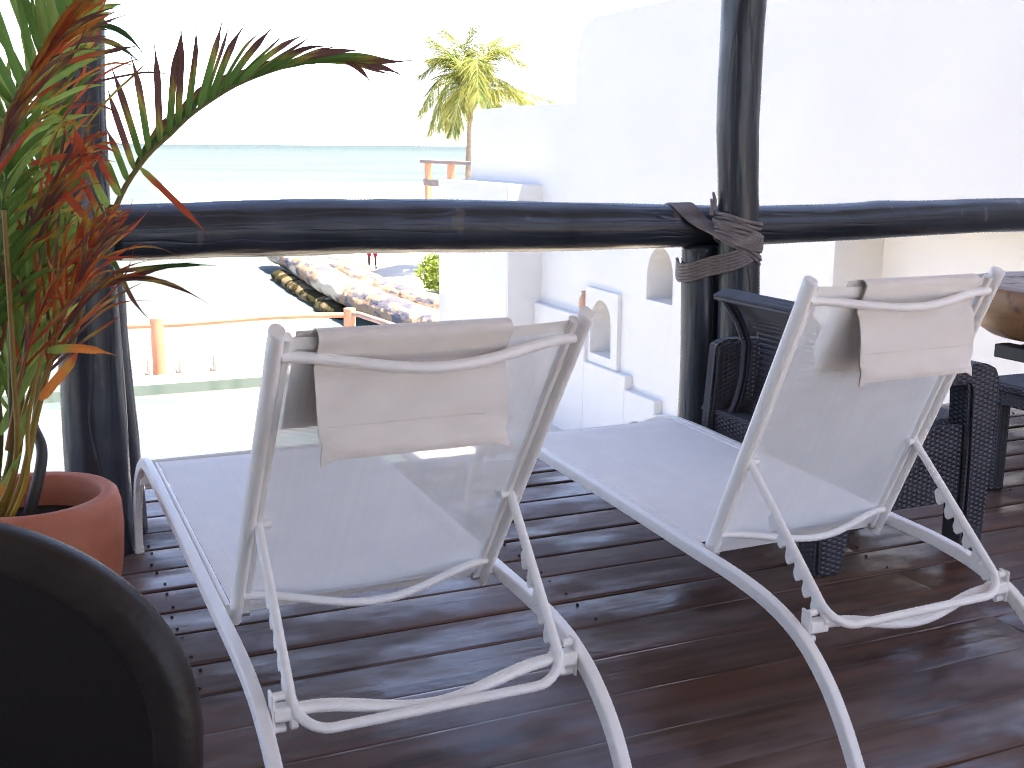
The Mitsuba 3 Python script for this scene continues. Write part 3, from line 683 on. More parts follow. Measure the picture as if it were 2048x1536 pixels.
RL = [(1.412, 0.0), (1.405, 0.09), (1.356, 0.195), (1.285, 0.278), (1.17, 0.345), (1.03, 0.374), (0.6, 0.366), (0.3, 0.358), (0.0, 0.348), (-0.16, 0.344), (-0.27, 0.336), (-0.36, 0.317), (-0.44, 0.28), (-0.51, 0.223), (-0.562, 0.15), (-0.598, 0.08), (-0.625, 0.0)]
RR = [(1.372, 0.0), (1.365, 0.085), (1.316, 0.185), (1.245, 0.262), (1.13, 0.322), (0.99, 0.348), (0.6, 0.338), (0.3, 0.326), (0.0, 0.311), (-0.157, 0.304), (-0.286, 0.287), (-0.39, 0.252), (-0.47, 0.194), (-0.53, 0.125), (-0.575, 0.055), (-0.605, 0.0)]
lounger('white sun lounger at the left, its pillow flap hanging centrally behind the reclined back', -0.299, 2.24, 0.427, 0.266, 0.347, 0.952, 0.76, 0.372, 0.074, 0.938, 0.315, 0.385, 1.03, 0.386, RL,
        (-0.202, 0.128, 0.195), 'beige headrest pillow hung over the back of the left sun lounger')
lounger('white sun lounger at the right, upright back in front of the wicker armchair', 0.710, 2.721, 0.441, 0.261, 0.305, 1.145, 0.743, 0.368, 0.072, 0.942, 0.270, 0.387, 0.99, 0.352, RR,
        (-0.116, 0.208, 0.205), 'beige headrest pillow hung over the back of the right sun lounger')


# ================================================================== WICKER ARMCHAIR AND TABLE
arm = thing('wicker_armchair', 'dark grey wicker armchair turned to the right, beyond the right sun lounger', 'armchair')
def box_uv(mesh):
    """Unwelded mesh with uv in metres by the main axis of every face, in the deck's axes."""
    v = np.asarray(mesh.vertices)[np.asarray(mesh.faces).ravel()]
    f = np.arange(len(v)).reshape(-1, 3)
    n = np.cross(v[f[:, 1]] - v[f[:, 0]], v[f[:, 2]] - v[f[:, 0]])
    q = v @ AX.T; nn = np.abs(n @ AX.T)
    uv = np.zeros((len(v), 2))
    for i in range(len(f)):
        k = nn[i].argmax(); a = q[f[i]]
        uv[f[i]] = {0: a[:, [1, 2]], 1: a[:, [0, 2]], 2: a[:, [0, 1]]}[k]
    return trimesh.Trimesh(v, f, process=False), uv
def wbox(parent, name, *a, mat='wicker', b=0.012, label=None):
    m, uv = box_uv(deck_box(*a, b)); part(parent, name, m, mat, uv=uv, label=label)
def wsweep(parent, name, pts, w, h, r, side, mat='wicker', n=40):
    p = smooth_path([D(*q) for q in pts], n)
    m, uv = sweep(p, rrect(w, h, r, 4), side, want_uv=True)
    part(parent, name, m, mat, smooth=50, uv=uv)
u0, u1, v0, v1 = 2.13, 2.80, 2.57, 3.27
def arm_side(va, vb):
    """One side of the chair: rear upright, arm and front upright cut from one slab with rounded corners."""
    q = Polygon([(u0, 0), (u0 + 0.10, 0), (u0 + 0.13, 0.16), (u0 + 0.36, 0.30), (u0 + 0.40, 0.545), (u1 - 0.12, 0.545), (u1 - 0.105, 0.30), (u1 - 0.10, 0), (u1 - 0.015, 0), (u1, 0.32), (u1 + 0.006, 0.545), (u1 - 0.012, 0.588), (u1 - 0.055, 0.606), (u0 + 0.06, 0.626), (u0 + 0.015, 0.610), (u0 - 0.004, 0.35)])
    q = q.buffer(-0.022).buffer(0.044, quad_segs=6).buffer(-0.022, quad_segs=6)
    a_, b_ = trimesh.creation.extrude_polygon(q, vb - va - 0.024, engine='earcut'), trimesh.creation.extrude_polygon(q.buffer(-0.010), vb - va, engine='earcut')
    out = []
    for m_, off in ((a_, 0.012), (b_, 0.0)):
        w_ = np.asarray(m_.vertices)
        out.append(trimesh.Trimesh(w_[:, :1] * U + (va + off + w_[:, 2:3]) * V + w_[:, 1:2] * Z, m_.faces, process=False))
    m, uv = box_uv(join(*out)); part(arm, 'armrest', m, 'wicker', uv=uv)
arm_side(v0 + 0.0, v0 + 0.098)
arm_side(v1 - 0.125, v1 - 0.062)
wbox(arm, 'seat', u0 + 0.10, u1 - 0.02, v0 + 0.06, v1 - 0.06, 0.375, 0.425, b=0.018)
wbox(arm, 'side_panel', u0 + 0.06, u1 - 0.10, v0 + 0.030, v0 + 0.046, 0.165, 0.415, mat='wicker_lattice', b=0.003)
wbox(arm, 'side_panel', u0 + 0.06, u1 - 0.10, v1 - 0.046, v1 - 0.030, 0.165, 0.415, mat='wicker_lattice', b=0.003)
wbox(arm, 'front_panel', u1 - 0.09, u1 - 0.07, v0 + 0.05, v1 - 0.05, 0.165, 0.400, mat='wicker_lattice', b=0.003)
wbox(arm, 'rear_panel', u0 + 0.015, u0 + 0.033, v0 + 0.06, v1 - 0.06, 0.165, 0.385, mat='wicker_lattice', b=0.003)
# back: a recessed panel inside a flared rim
def back_curve(z):
    return np.interp(z, [0.38, 0.43, 0.50, 0.62, 0.70, 0.79], [u0 + 0.045, u0 + 0.068, u0 + 0.085, u0 + 0.092, u0 + 0.055, u0 - 0.012])
zs = np.linspace(0.38, 0.785, 24)
for vv in (v0 + 0.12, v1 - 0.175):
    pth = [D(back_curve(z), vv, z) for z in zs]
    m, uv = sweep(smooth_path(pth, 30), rrect(0.022, 0.030, 0.007), V, want_uv=True)
    part(arm, 'back_rim', m, 'wicker', smooth=50, uv=uv)
m, uv = sweep([D(back_curve(0.785), vv, 0.785) for vv in np.linspace(v0 + 0.10, v1 - 0.160, 12)], rrect(0.060, 0.022, 0.008), U * 0.9 + Z * 0.35, want_uv=True)
part(arm, 'top_rim', m, 'wicker', smooth=50, uv=uv)
for a, b, mt in ((v0 + 0.12, v0 + 0.235, 'wicker'), (v0 + 0.235, v1 - 0.29, 'wicker_lattice'), (v1 - 0.29, v1 - 0.175, 'wicker')):
    P = np.array([[D(back_curve(z) + 0.055 - 0.030 * np.clip((z - 0.66) / 0.12, 0, 1), vv, z) for vv in np.linspace(a, b, 10)] for z in zs])
    part(arm, 'back_panel', grid_mesh(P), mt, smooth=True, uv=grid_uv(P))
P = np.array([[D(back_curve(z) + 0.048 - 0.030 * np.clip((z - 0.66) / 0.12, 0, 1), vv, z) for vv in np.linspace(v0 + 0.12, v1 - 0.175, 20)] for z in np.linspace(0.66, 0.785, 8)])
part(arm, 'top_panel', grid_mesh(P), 'wicker', smooth=True, uv=grid_uv(P))
wbox(arm, 'back_ledge', u0 + 0.012, u0 + 0.13, v0 + 0.07, v1 - 0.04, 0.372, 0.392, b=0.006)
for uu in (u0 + 0.035, u1 - 0.07):
    pass
tab = thing('wicker_table', 'low dark wicker table at the right edge, beside the armchair', 'table')
tu, tv = 3.29, 3.13
wbox(tab, 'top', tu, tu + 0.95, tv - 0.66, tv, 0.385, 0.42, b=0.008)
for a, b in ((tu + 0.03, tv - 0.63), (tu + 0.03, tv - 0.09), (tu + 0.86, tv - 0.63), (tu + 0.86, tv - 0.09)):
    wbox(tab, 'leg', a, a + 0.06, b, b + 0.06, 0.0, 0.340, b=0.008)
wbox(tab, 'apron', tu + 0.012, tu + 0.030, tv - 0.645, tv - 0.015, 0.335, 0.390, b=0.004)
wbox(tab, 'apron', tu + 0.03, tu + 0.92, tv - 0.032, tv - 0.014, 0.335, 0.390, b=0.004)
wbox(tab, 'apron', tu + 0.03, tu + 0.92, tv - 0.646, tv - 0.628, 0.335, 0.390, b=0.004)
wbox(tab, 'apron', tu + 0.92, tu + 0.938, tv - 0.645, tv - 0.015, 0.335, 0.390, b=0.004)

# carved round log table with a bellied side, standing on a black stand
stump = thing('log_table', 'round brown wooden table top with a curved underside on a black stand, far right', 'table')
SC = (4.27, 3.48)
sv = [(0.0, 0.445), (0.30, 0.447), (0.40, 0.465), (0.475, 0.515), (0.515, 0.58), (0.522, 0.63), (0.512, 0.675), (0.500, 0.684)]
m = lathe(sv, 72); v = np.asarray(m.vertices)
a = np.arctan2(v[:, 1], v[:, 0]); k = 1 + 0.05 * (meshkit.fbm(np.stack([np.cos(a) * 1.5, np.sin(a) * 1.5, v[:, 2] * 2], 1), 3, 3) - 0.5)
v = v * np.stack([k, k, np.ones_like(k)], 1)
part(stump, 'body', trimesh.Trimesh(v + D(*SC), m.faces, process=False), 'brown_wood', smooth=40)
tv_ = [(0.500, 0.684), (0.49, 0.692), (0.30, 0.695), (0.0, 0.697)]
m = lathe(tv_, 72); v = np.asarray(m.vertices); a = np.arctan2(v[:, 1], v[:, 0]); k = 1 + 0.05 * (meshkit.fbm(np.stack([np.cos(a) * 1.5, np.sin(a) * 1.5, v[:, 2] * 0 + 0.684 * 2], 1), 3, 3) - 0.5)
part(stump, 'top', trimesh.Trimesh(v * np.stack([k, k, np.ones_like(k)], 1) + D(*SC), m.faces, process=False), 'slab_top', smooth=40)
part(stump, 'stand_bar', deck_box(SC[0] - 0.43, SC[0] - 0.35, SC[1] - 0.42, SC[1] + 0.10, 0.385, 0.442), 'black_wood')
part(stump, 'stand_bar', deck_box(SC[0] + 0.20, SC[0] + 0.28, SC[1] - 0.42, SC[1] + 0.42, 0.385, 0.442), 'black_wood')
part(stump, 'stand_bar', deck_box(SC[0] - 0.349, SC[0] + 0.199, SC[1] - 0.04, SC[1] + 0.04, 0.385, 0.442), 'black_wood')
for a, b in ((0.24, -0.38), (0.24, 0.36), (0.02, 0.0)):
    part(stump, 'leg', deck_box(SC[0] + a - 0.03, SC[0] + a + 0.03, SC[1] + b - 0.03, SC[1] + b + 0.03, 0.0, 0.384), 'black_wood')

# ================================================================== DARK ROUND-BACKED CHAIR IN THE FOREGROUND
fc = thing('tub_chair', 'black leather chair with a rounded back, close up in the lower left corner', 'chair')
cx, cyy = -0.70, 1.20
def outline(q):
    """Rounded outline of the back in (x, z), q from 0 (right foot of the outline) to 1 (left)."""
    a = math.pi * q
    ex = 2 / 2.25
    c, s = math.cos(a), math.sin(a)
    return cx + 0.318 * abs(c) ** ex * (1 if c > 0 else -1), 0.585 + 0.222 * abs(s) ** ex
def plan(x):
    return cyy + 0.04 * (1 - ((x - cx) / 0.36) ** 2)
pts = [(cx + 0.29, 0.28), (cx + 0.308, 0.45)] + [outline(q) for q in np.linspace(0, 1, 40)] + [(cx - 0.308, 0.45), (cx - 0.29, 0.28)]
rim = np.array([(x, plan(x), z) for x, z in pts])
part(fc, 'rim', sweep(smooth_path(rim, 90), rrect(0.052, 0.060, 0.022, 5), None), 'dark_leather', smooth=60)
P = []
for w in np.linspace(0, 1, 16):
    row = []
    for x, z in pts[1:-1]:
        xx = cx + (x - cx) * (1 - w) ; zz = 0.30 + (z - 0.30) * (1 - w) if w < 1 else 0.30
        bulge = 0.022 + 0.020 * math.sin(math.pi * min(1, w * 1.1))
        row.append((xx, plan(xx) - bulge, zz))
    P.append(row)
part(fc, 'inner_back', grid_mesh(np.array(P)), 'dark_upholstery', smooth=True)
P2 = np.array(P); P2[..., 1] += 0.052 + 2 * 0.035 * np.sin(np.pi * np.minimum(1, np.linspace(0, 1, 16) * 1.1))[:, None] * 0.6
part(fc, 'outer_back', grid_mesh(P2), 'dark_upholstery', smooth=True)
part(fc, 'seat', bevel_box(0.60, 0.50, 0.12, 0.035, (cx, cyy - 0.22, 0.39)), 'dark_leather', smooth=40)
for sx in (-0.26, 0.26):
    for sy in (-0.44, 0.02):
        part(fc, 'leg', tube([(cx + sx, cyy + sy, 0), (cx + sx * 0.96, cyy + sy * 0.97, 0.34)], 0.02, 10), 'black_wood', smooth=40)

# ================================================================== TERRACOTTA POT AND PALM
pc = np.array([-1.165, 2.655, 0.0])
pot = thing('terracotta_pot', 'round terracotta pot holding the palm, in front of the left post', 'pot')
pv = [(0.0, 0.0), (0.14, 0.0), (0.150, 0.01), (0.172, 0.06), (0.196, 0.15), (0.212, 0.25), (0.217, 0.33), (0.214, 0.385), (0.207, 0.412), (0.197, 0.420), (0.184, 0.421), (0.172, 0.418), (0.166, 0.408), (0.164, 0.38), (0.162, 0.30), (0.0, 0.30)]
part(pot, 'bowl', lathe(pv, 64, pc), 'terracotta', smooth=45)
part(pot, 'soil', lathe([(0.0, 0.345), (0.08, 0.349), (0.1635, 0.340)], 40, pc), 'dark_soil', smooth=True)

palm = thing('areca_palm', 'potted areca palm with green and dried red-brown fronds, left edge', 'plant')
GREEN, LIME, BROWN, RED, DARKG, YEL, ORG = np.array([0.12, 0.20, 0.045]), np.array([0.33, 0.44, 0.11]), np.array([0.14, 0.066, 0.052]), np.array([0.48, 0.095, 0.045]), np.array([0.06, 0.12, 0.035]), np.array([0.50, 0.38, 0.06]), np.array([0.70, 0.23, 0.055])
PD = 2.60
def P3(x, y, dep=PD): return at_y(x, y, dep)
leaf_mesh_count = 0
def leaflet(parent, base, tip, w, c0, c1, split=0.5, droop=0.03, face=None, twist=0.0, n=13, curl=0.0, blotch=0.12, tail=None):
    """A folded strap leaf from base to tip; colour runs from c0 to c1 with a ragged edge at split; returns its key."""
    base, tip = np.asarray(base, float), np.asarray(tip, float)
    if tail is None: tail = rng.normal(0, 0.06)
    t = np.linspace(0, 1, n)[:, None]
    d = tip - base; Ln = np.linalg.norm(d)
    mid = base + d * t + np.array([0, 0, 1.0]) * (droop * Ln * 4 * t * (1 - t))
    look = mid.mean(0) - EYE if face is None else np.asarray(face, float); look = look / np.linalg.norm(look)
    mid = mid + look * (curl * Ln * np.sin(t * 3.0)) + np.cross(d / Ln, look) * (tail * Ln * np.clip((t - 0.55) / 0.45, 0, 1) ** 2)
    tg = np.gradient(mid, axis=0); tg /= np.linalg.norm(tg, axis=1, keepdims=True)
    sd = np.cross(tg, look); sd /= np.linalg.norm(sd, axis=1, keepdims=True)
    up = np.cross(sd, tg)
    ang = twist * t
    sd2 = sd * np.cos(ang) + up * np.sin(ang); up2 = np.cross(sd2, tg)
    q_ = np.clip((t - 0.64) / 0.26, 0, 1); ww = w * np.minimum(1, (t * 7 + 0.35)) * (1 - 0.86 * q_ * q_ * (3 - 2 * q_)) * np.clip((1 - t) * 12, 0.05, 1)
    rows = np.stack([mid - sd2 * ww / 2, mid - sd2 * ww / 4 - up2 * ww * 0.10, mid - up2 * ww * 0.16, mid + sd2 * ww / 4 - up2 * ww * 0.10, mid + sd2 * ww / 2], 1)
    m = grid_mesh(rows)
    edge = split + blotch * rng.normal(0, 1) + 0.05 * rng.normal(0, 1, 5)[None, :] * np.ones((n, 1))
    k = np.clip((np.linspace(0, 1, n)[:, None] - edge) / 0.10 + 0.5, 0, 1)[..., None]
    col = c0 * (1 - k) + c1 * k
    yel = np.exp(-((np.linspace(0, 1, n)[:, None] - edge) / 0.07) ** 2)[..., None] * 0.55
    col = col * (1 - yel) + YEL * yel if np.abs(c0 - c1).sum() > 0.05 else col
    col = col * (0.8 + 0.4 * rng.random())
    return m, col.reshape(-1, 3)
def add_leaflets(frond, items, joined=False):
    if joined:
        ms = join(*[m for m, c in items]); part(frond, 'leaflets', ms, 'leaf', smooth=True, color=np.vstack([c for m, c in items]), kind='stuff')
    else:
        for m, c in items: part(frond, 'leaflet', m, 'leaf', smooth=True, color=c)
def stalk(parent, name, pts, r0, r1, c0, c1):
    p = smooth_path(pts, 40)
    m = tube(p, 1.0, 9, np.linspace(r0, r1, 40))
    k = np.r_[np.repeat(np.linspace(0, 1, 40), 9), 0, 1][:, None]
    return part(parent, name, m, 'stem', smooth=50, color=np.asarray(c0) * (1 - k) + np.asarray(c1) * k)

# frond A: the big arching one
ra = [(140, 700), (170, 590), (200, 480), (225, 428), (256, 364), (299, 306), (337, 272), (375, 235), (420, 202), (475, 169), (541, 143), (600, 127), (660, 119), (720, 117)]
depA = [2.60, 2.64, 2.66, 2.67, 2.68, 2.69, 2.70, 2.70, 2.70, 2.70, 2.70, 2.70, 2.70, 2.70]
fa = stalk(palm, 'frond', [P3(x, y, d) for (x, y), d in zip(ra, depA)], 0.0085, 0.0022, (0.17, 0.10, 0.02), (0.10, 0.13, 0.04))
bt = [((239, 390), (206, 304)), ((256, 364), (211, 250)), ((269, 341), (208, 164)), ((283, 321), (221, 122)), ((299, 307), (265, 96)), ((320, 289), (312, 78)), ((338, 272), (355, 60)), ((356, 255), (366, 40)), ((375, 235), (401, 38)), ((398, 218), (450, 33)), ((420, 202), (483, 42)), ((446, 184), (552, 55)), ((475, 169), (614, 68)), ((507, 156), (659, 84)), ((541, 143), (738, 105)), ((570, 135), (803, 121)), ((600, 127), (840, 147)), ((640, 121), (822, 154)), ((680, 118), (748, 166))]
it = []
for i, (b, t) in enumerate(bt):
    L_ = math.dist(b, t)
    dz = 2.70 - 0.03 * rng.random()
    it.append(leaflet(fa, P3(*b, 2.695), P3(*t, dz - 0.05), 0.0150 if i < 12 else 0.0125, GREEN * (0.85 + 0.3 * rng.random()), BROWN, [0.62, 0.60, 0.42, 0.42, 0.42, 0.38, 0.36, 0.36, 0.42, 0.46, 0.52, 0.52, 0.55, 0.5, 0.45, 0.4, 0.35, 0.3, 0.2][i], droop=0.015 + (0.05 if i > 10 else 0), twist=rng.normal(0, 0.5), curl=rng.normal(0, 0.02)))
for i in range(2, 16):
    b = np.array(bt[i][0], float); nx = np.array(bt[min(i + 3, 18)][0], float)
    d = (nx - b) / np.linalg.norm(nx - b); nrm = np.array([d[1], -d[0]])
    t = b + d * (95 + 25 * rng.random()) + nrm * (22 + 16 * rng.random())
    it.append(leaflet(fa, P3(*b, 2.70), P3(*t, 2.92), 0.013, DARKG, BROWN, 0.45, droop=0.03, twist=rng.normal(0, 0.4)))
for i in range(9, 18):
    b = (np.array(bt[i][0], float) + np.array(bt[i + 1][0], float)) / 2; t = (np.array(bt[i][1], float) + np.array(bt[i + 1][1], float)) / 2 + rng.normal(0, 7, 2)
    it.append(leaflet(fa, P3(*b, 2.70), P3(*t, 2.74), 0.0075, GREEN * (0.7 + 0.3 * rng.random()), BROWN, 0.5, droop=0.05, twist=rng.normal(0, 0.5)))
for b, t in (((225, 428), (120, 235)), ((212, 455), (150, 330)), ((280, 335), (420, 470)), ((240, 392), (185, 300))):
    it.append(leaflet(fa, P3(*b, 2.67), P3(*t, 2.58), 0.015, LIME, RED, 0.42, droop=0.0, twist=0.3))
add_leaflets(fa, it)

# generic frond: rachis in pixels, leaflets by angle on either side
def frond(rach, deps, cs, left, right, n, wpx, c_left, c_right, split, sub, r0=0.006, joined=False, jit=1.0, droop=0.05, start=0.22):
    f = stalk(palm, 'frond', [P3(x, y, d) for (x, y), d in zip(rach, deps)], r0, 0.0018, cs[0], cs[1])
    pth = smooth_path(np.array([(x, y, d) for (x, y), d in zip(rach, deps)], float), 200)
    items = []
    for i in range(n):
        w = start + (1 - start) * (i + rng.random() * 0.6) / n
        q = pth[min(199, int(w * 199))]; q2 = pth[min(199, int(w * 199) + 6)]
        d = (q2 - q)[:2]; 
        if np.linalg.norm(d) < 1e-6: d = (pth[199] - pth[190])[:2]
        th = math.atan2(d[1], d[0])
        env = math.sin(math.pi * min(1, 0.18 + 0.82 * w)) ** 0.6
        for side, spec, cc in ((-1, left, c_left), (1, right, c_right)):
            if spec is None: continue
            a, Lp, dd = spec
            aa = th + side * math.radians(a * (1 - 0.45 * w) + rng.normal(0, 7 * jit))
            Ln = Lp * env * (0.8 + 0.35 * rng.random())
            t = q[:2] + Ln * np.array([math.cos(aa), math.sin(aa)])
            c0, c1 = cc[rng.integers(len(cc))]
            items.append(leaflet(f, P3(q[0], q[1], q[2]), P3(t[0], t[1], q[2] + dd + 0.08 * rng.normal()), wpx * (0.8 + 0.4 * rng.random()), c0, c1, split + 0.1 * rng.normal(), droop=droop + 0.04 * rng.normal(), tail=0.12 * rng.normal(), twist=rng.normal(0, 0.7), curl=rng.normal(0, 0.03)))
    add_leaflets(f, items, joined)
G = [(GREEN, GREEN * 0.8), (GREEN * 1.2, YEL * 0.7), (LIME * 0.8, GREEN)]
GB = [(GREEN, BROWN), (LIME * 0.7, BROWN), (GREEN, RED)]
DR = [(RED, BROWN), (BROWN * 1.6, BROWN), (RED * 0.8, ORG * 0.6), (BROWN, RED * 0.6)]
OR = [(RED, RED * 0.8), (ORG, RED), (RED * 0.9, BROWN * 1.5)]
# B: top left, green leaflets up-left, dry ones to the right
frond([(-30, 420), (5, 260), (45, 170), (100, 85), (160, -5), (210, -70)], [2.45, 2.45, 2.46, 2.48, 2.50, 2.5], ((0.20, 0.10, 0.03), (0.22, 0.14, 0.05)), (72, 250, -0.08), None, 30, 0.0165, G, None, 0.8, 'b', 0.007, start=0.05)
frond([(-28, 430), (8, 264), (48, 174), (103, 89), (163, -1), (212, -66)], [2.46, 2.46, 2.47, 2.49, 2.51, 2.51], ((0.20, 0.08, 0.03), (0.2, 0.08, 0.04)), None, (30, 235, -0.02), 38, 0.0085, None, DR, 0.5, 'b', 0.003, jit=1.3, droop=0.07, start=0.12)
# C: limey fronds behind, pointing up at the far left
frond([(30, 830), (60, 620), (85, 420), (110, 230), (150, 60), (190, -60)], [2.75, 2.78, 2.80, 2.82, 2.84, 2.86], ((0.16, 0.12, 0.03), (0.12, 0.13, 0.04)), (42, 190, 0.1), (42, 170, 0.1), 44, 0.0115, G + GB, GB, 0.6, 'c', start=0.2, joined=True)
frond([(-10, 760), (-5, 600), (5, 420), (20, 300), (45, 180)], [2.55, 2.55, 2.56, 2.57, 2.58], ((0.10, 0.12, 0.03), (0.08, 0.13, 0.04)), (50, 170, 0.0), (48, 165, 0.0), 32, 0.0125, G, G, 0.8, 'c', start=0.15, joined=True)
frond([(20, 900), (30, 760), (55, 640), (90, 540), (140, 440)], [2.62, 2.62, 2.62, 2.63, 2.64], ((0.20, 0.16, 0.03), (0.15, 0.15, 0.04)), (34, 200, 0.05), (30, 195, 0.0), 36, 0.0105, [(LIME, LIME), (LIME * 0.9, GREEN)], [(LIME, LIME * 0.8), (LIME, ORG)], 0.7, 'c', start=0.15)
frond([(-40, 640), (-20, 480), (10, 330), (60, 190), (130, 60), (200, -40)], [2.66, 2.66, 2.68, 2.70, 2.72, 2.74], ((0.16, 0.14, 0.03), (0.14, 0.14, 0.04)), (55, 190, 0.05), (50, 190, 0.05), 36, 0.0115, [(LIME, GREEN), (GREEN, GREEN), (LIME * 0.8, YEL * 0.8)], [(LIME, GREEN), (GREEN, BROWN), (LIME, LIME)], 0.7, 'c', start=0.1, joined=True)
frond([(60, 900), (80, 740), (100, 600), (112, 480), (118, 330)], [2.74, 2.76, 2.78, 2.80, 2.82], ((0.16, 0.14, 0.03), (0.14, 0.14, 0.04)), (36, 180, 0.05), (30, 150, 0.05), 30, 0.010, [(LIME, LIME), (LIME, GREEN)], [(LIME, GREEN), (LIME, ORG)], 0.7, 'c', start=0.2, joined=True)
# D: the dried red frond fanning out to the right across the post
frond([(48, 940), (75, 820), (105, 710), (140, 600), (180, 515), (215, 452)], [2.60, 2.58, 2.56, 2.54, 2.53, 2.52], ((0.30, 0.16, 0.03), (0.24, 0.12, 0.03)), (24, 170, 0.02), (38, 260, -0.05), 24, 0.0066, OR + DR, OR + DR, 0.5, 'd', jit=1.6, droop=0.09, start=0.38)
frond([(15, 900), (40, 760), (75, 640), (120, 540), (175, 470), (235, 430)], [2.52, 2.52, 2.52, 2.52, 2.52, 2.52], ((0.22, 0.10, 0.03), (0.2, 0.06, 0.03)), (30, 160, 0.02), (26, 190, -0.03), 16, 0.0066, DR + OR, OR, 0.5, 'd', jit=1.6, droop=0.09, start=0.3, joined=True)
frond([(0, 700), (25, 560), (70, 440), (130, 340), (200, 270)], [2.56, 2.56, 2.56, 2.56, 2.56], ((0.2, 0.08, 0.03), (0.2, 0.06, 0.03)), (30, 160, 0.02), (30, 190, -0.03), 15, 0.0070, DR, DR + OR, 0.5, 'd', jit=1.6, droop=0.09, start=0.2, joined=True)
frond([(-20, 880), (0, 740), (25, 610), (60, 500), (100, 420)], [2.66, 2.66, 2.67, 2.68, 2.70], ((0.18, 0.16, 0.04), (0.14, 0.16, 0.05)), (36, 200, 0.04), (32, 200, 0.02), 34, 0.0095, [(LIME, LIME), (LIME * 0.8, GREEN), (GREEN, YEL * 0.7)], [(LIME, LIME * 0.8), (GREEN, BROWN), (LIME, ORG)], 0.7, 'c', droop=0.08, start=0.12, joined=True)
# E: single long leaflets seen on their own against the light and the post
fe = stalk(palm, 'frond', [P3(20, 930, 2.6), P3(60, 780, 2.58), P3(105, 670, 2.56), P3(170, 560, 2.55), P3(205, 500, 2.55)], 0.005, 0.002, (0.30, 0.2, 0.03), (0.25, 0.09, 0.03))
it = []
for b, t, w, c0, c1, sp, dr_ in (((95, 702), (232, 712), 0.020, LIME, ORG, 0.35, 0.06), ((80, 800), (172, 690), 0.022, ORG, RED, 0.5, 0.0), ((200, 575), (392, 520), 0.012, RED, BROWN, 0.5, 0.03), ((190, 580), (352, 530), 0.010, BROWN, BROWN, 0.5, 0.02), ((200, 570), (422, 615), 0.011, BROWN, BROWN * 0.6, 0.4, 0.14), ((205, 560), (340, 562), 0.010, BROWN, DARKG, 0.5, 0.05), ((215, 500), (285, 655), 0.010, DARKG, BROWN, 0.5, 0.06), ((225, 545), (440, 528), 0.010, BROWN, DARKG * 0.6, 0.4, 0.02), ((205, 470), (312, 130), 0.0, RED, RED, 0.5, 0.0),
                              ((150, 60), (300, 108), 0.012, BROWN, DARKG * 0.6, 0.3, 0.18), ((130, 95), (290, 132), 0.012, BROWN, DARKG * 0.6, 0.3, 0.20), ((120, 130), (290, 92), 0.010, RED, BROWN, 0.5, 0.03), ((60, 330), (235, 330), 0.014, RED, RED, 0.5, 0.10), ((90, 345), (205, 470), 0.017, RED, YEL, 0.75, 0.0), ((150, 260), (222, 440), 0.016, RED, LIME, 0.62, -0.02), ((60, 470), (215, 300), 0.013, BROWN, RED, 0.5, 0.06), ((25, 560), (190, 330), 0.012, BROWN, RED, 0.5, 0.06), ((10, 960), (75, 780), 0.018, YEL, LIME, 0.4, 0.02), ((0, 870), (90, 700), 0.020, LIME, LIME, 0.5, 0.03), ((-10, 1010), (50, 900), 0.016, ORG, LIME, 0.5, 0.03)):
    if w > 0: it.append(leaflet(fe, P3(*b, 2.55), P3(*t, 2.55 + 0.05 * rng.normal()), w, c0, c1, sp, droop=dr_, twist=rng.normal(0, 0.5)))
for q in range(16):
    x0, y0 = 60 + 120 * rng.random(), 120 + 520 * rng.random()
    a = rng.normal(-0.35, 0.45); Ln = 110 + 110 * rng.random()
    it.append(leaflet(fe, P3(x0, y0, 2.54), P3(x0 + Ln * math.cos(a), y0 + Ln * math.sin(a), 2.52 + 0.05 * rng.normal()), 0.0045, [RED, BROWN, YEL * 0.8, ORG * 0.7][rng.integers(4)], BROWN, 0.6, droop=0.10 + 0.06 * rng.normal(), tail=0.15 * rng.normal(), twist=rng.normal(0, 0.8)))
add_leaflets(fe, it)
# stems rising from the soil
soil = lambda dx, dy: pc + np.array([dx, dy, 0.34])
for (dx, dy), pts, r, c0, c1 in (((-0.035, -0.08), [(45, 960, 2.57), (75, 820, 2.58), (110, 700, 2.59), (142, 690, 2.60)], 0.0095, (0.33, 0.20, 0.02), (0.20, 0.15, 0.03)),
                                 ((-0.06, -0.03), [(38, 900, 2.6), (45, 760, 2.6), (60, 640, 2.6)], 0.008, (0.28, 0.18, 0.02), (0.16, 0.15, 0.04)),
                                 ((-0.09, -0.06), [(18, 930, 2.55), (22, 800, 2.54), (20, 650, 2.54)], 0.008, (0.14, 0.11, 0.03), (0.11, 0.13, 0.04)),
                                 ((-0.02, -0.12), [(52, 960, 2.53), (58, 830, 2.54), (100, 640, 2.55)], 0.006, (0.36, 0.24, 0.02), (0.25, 0.15, 0.03)),
                                 ((-0.10, 0.02), [(0, 880, 2.62), (-8, 760, 2.62), (-20, 500, 2.60)], 0.009, (0.12, 0.10, 0.03), (0.12, 0.13, 0.04)),
                                 ((-0.07, -0.10), [(30, 930, 2.52), (26, 720, 2.5), (8, 420, 2.46)], 0.007, (0.24, 0.15, 0.02), (0.20, 0.12, 0.03))):
    stalk(palm, 'stem', [soil(dx, dy)] + [P3(*q) for q in pts], r, r * 0.75, c0, c1)
stalk(palm, 'cut_trunk', [soil(-0.005, -0.01), P3(84, 915, 2.69), P3(66, 850, 2.73)], 0.0155, 0.012, (0.035, 0.030, 0.026), (0.06, 0.05, 0.045))

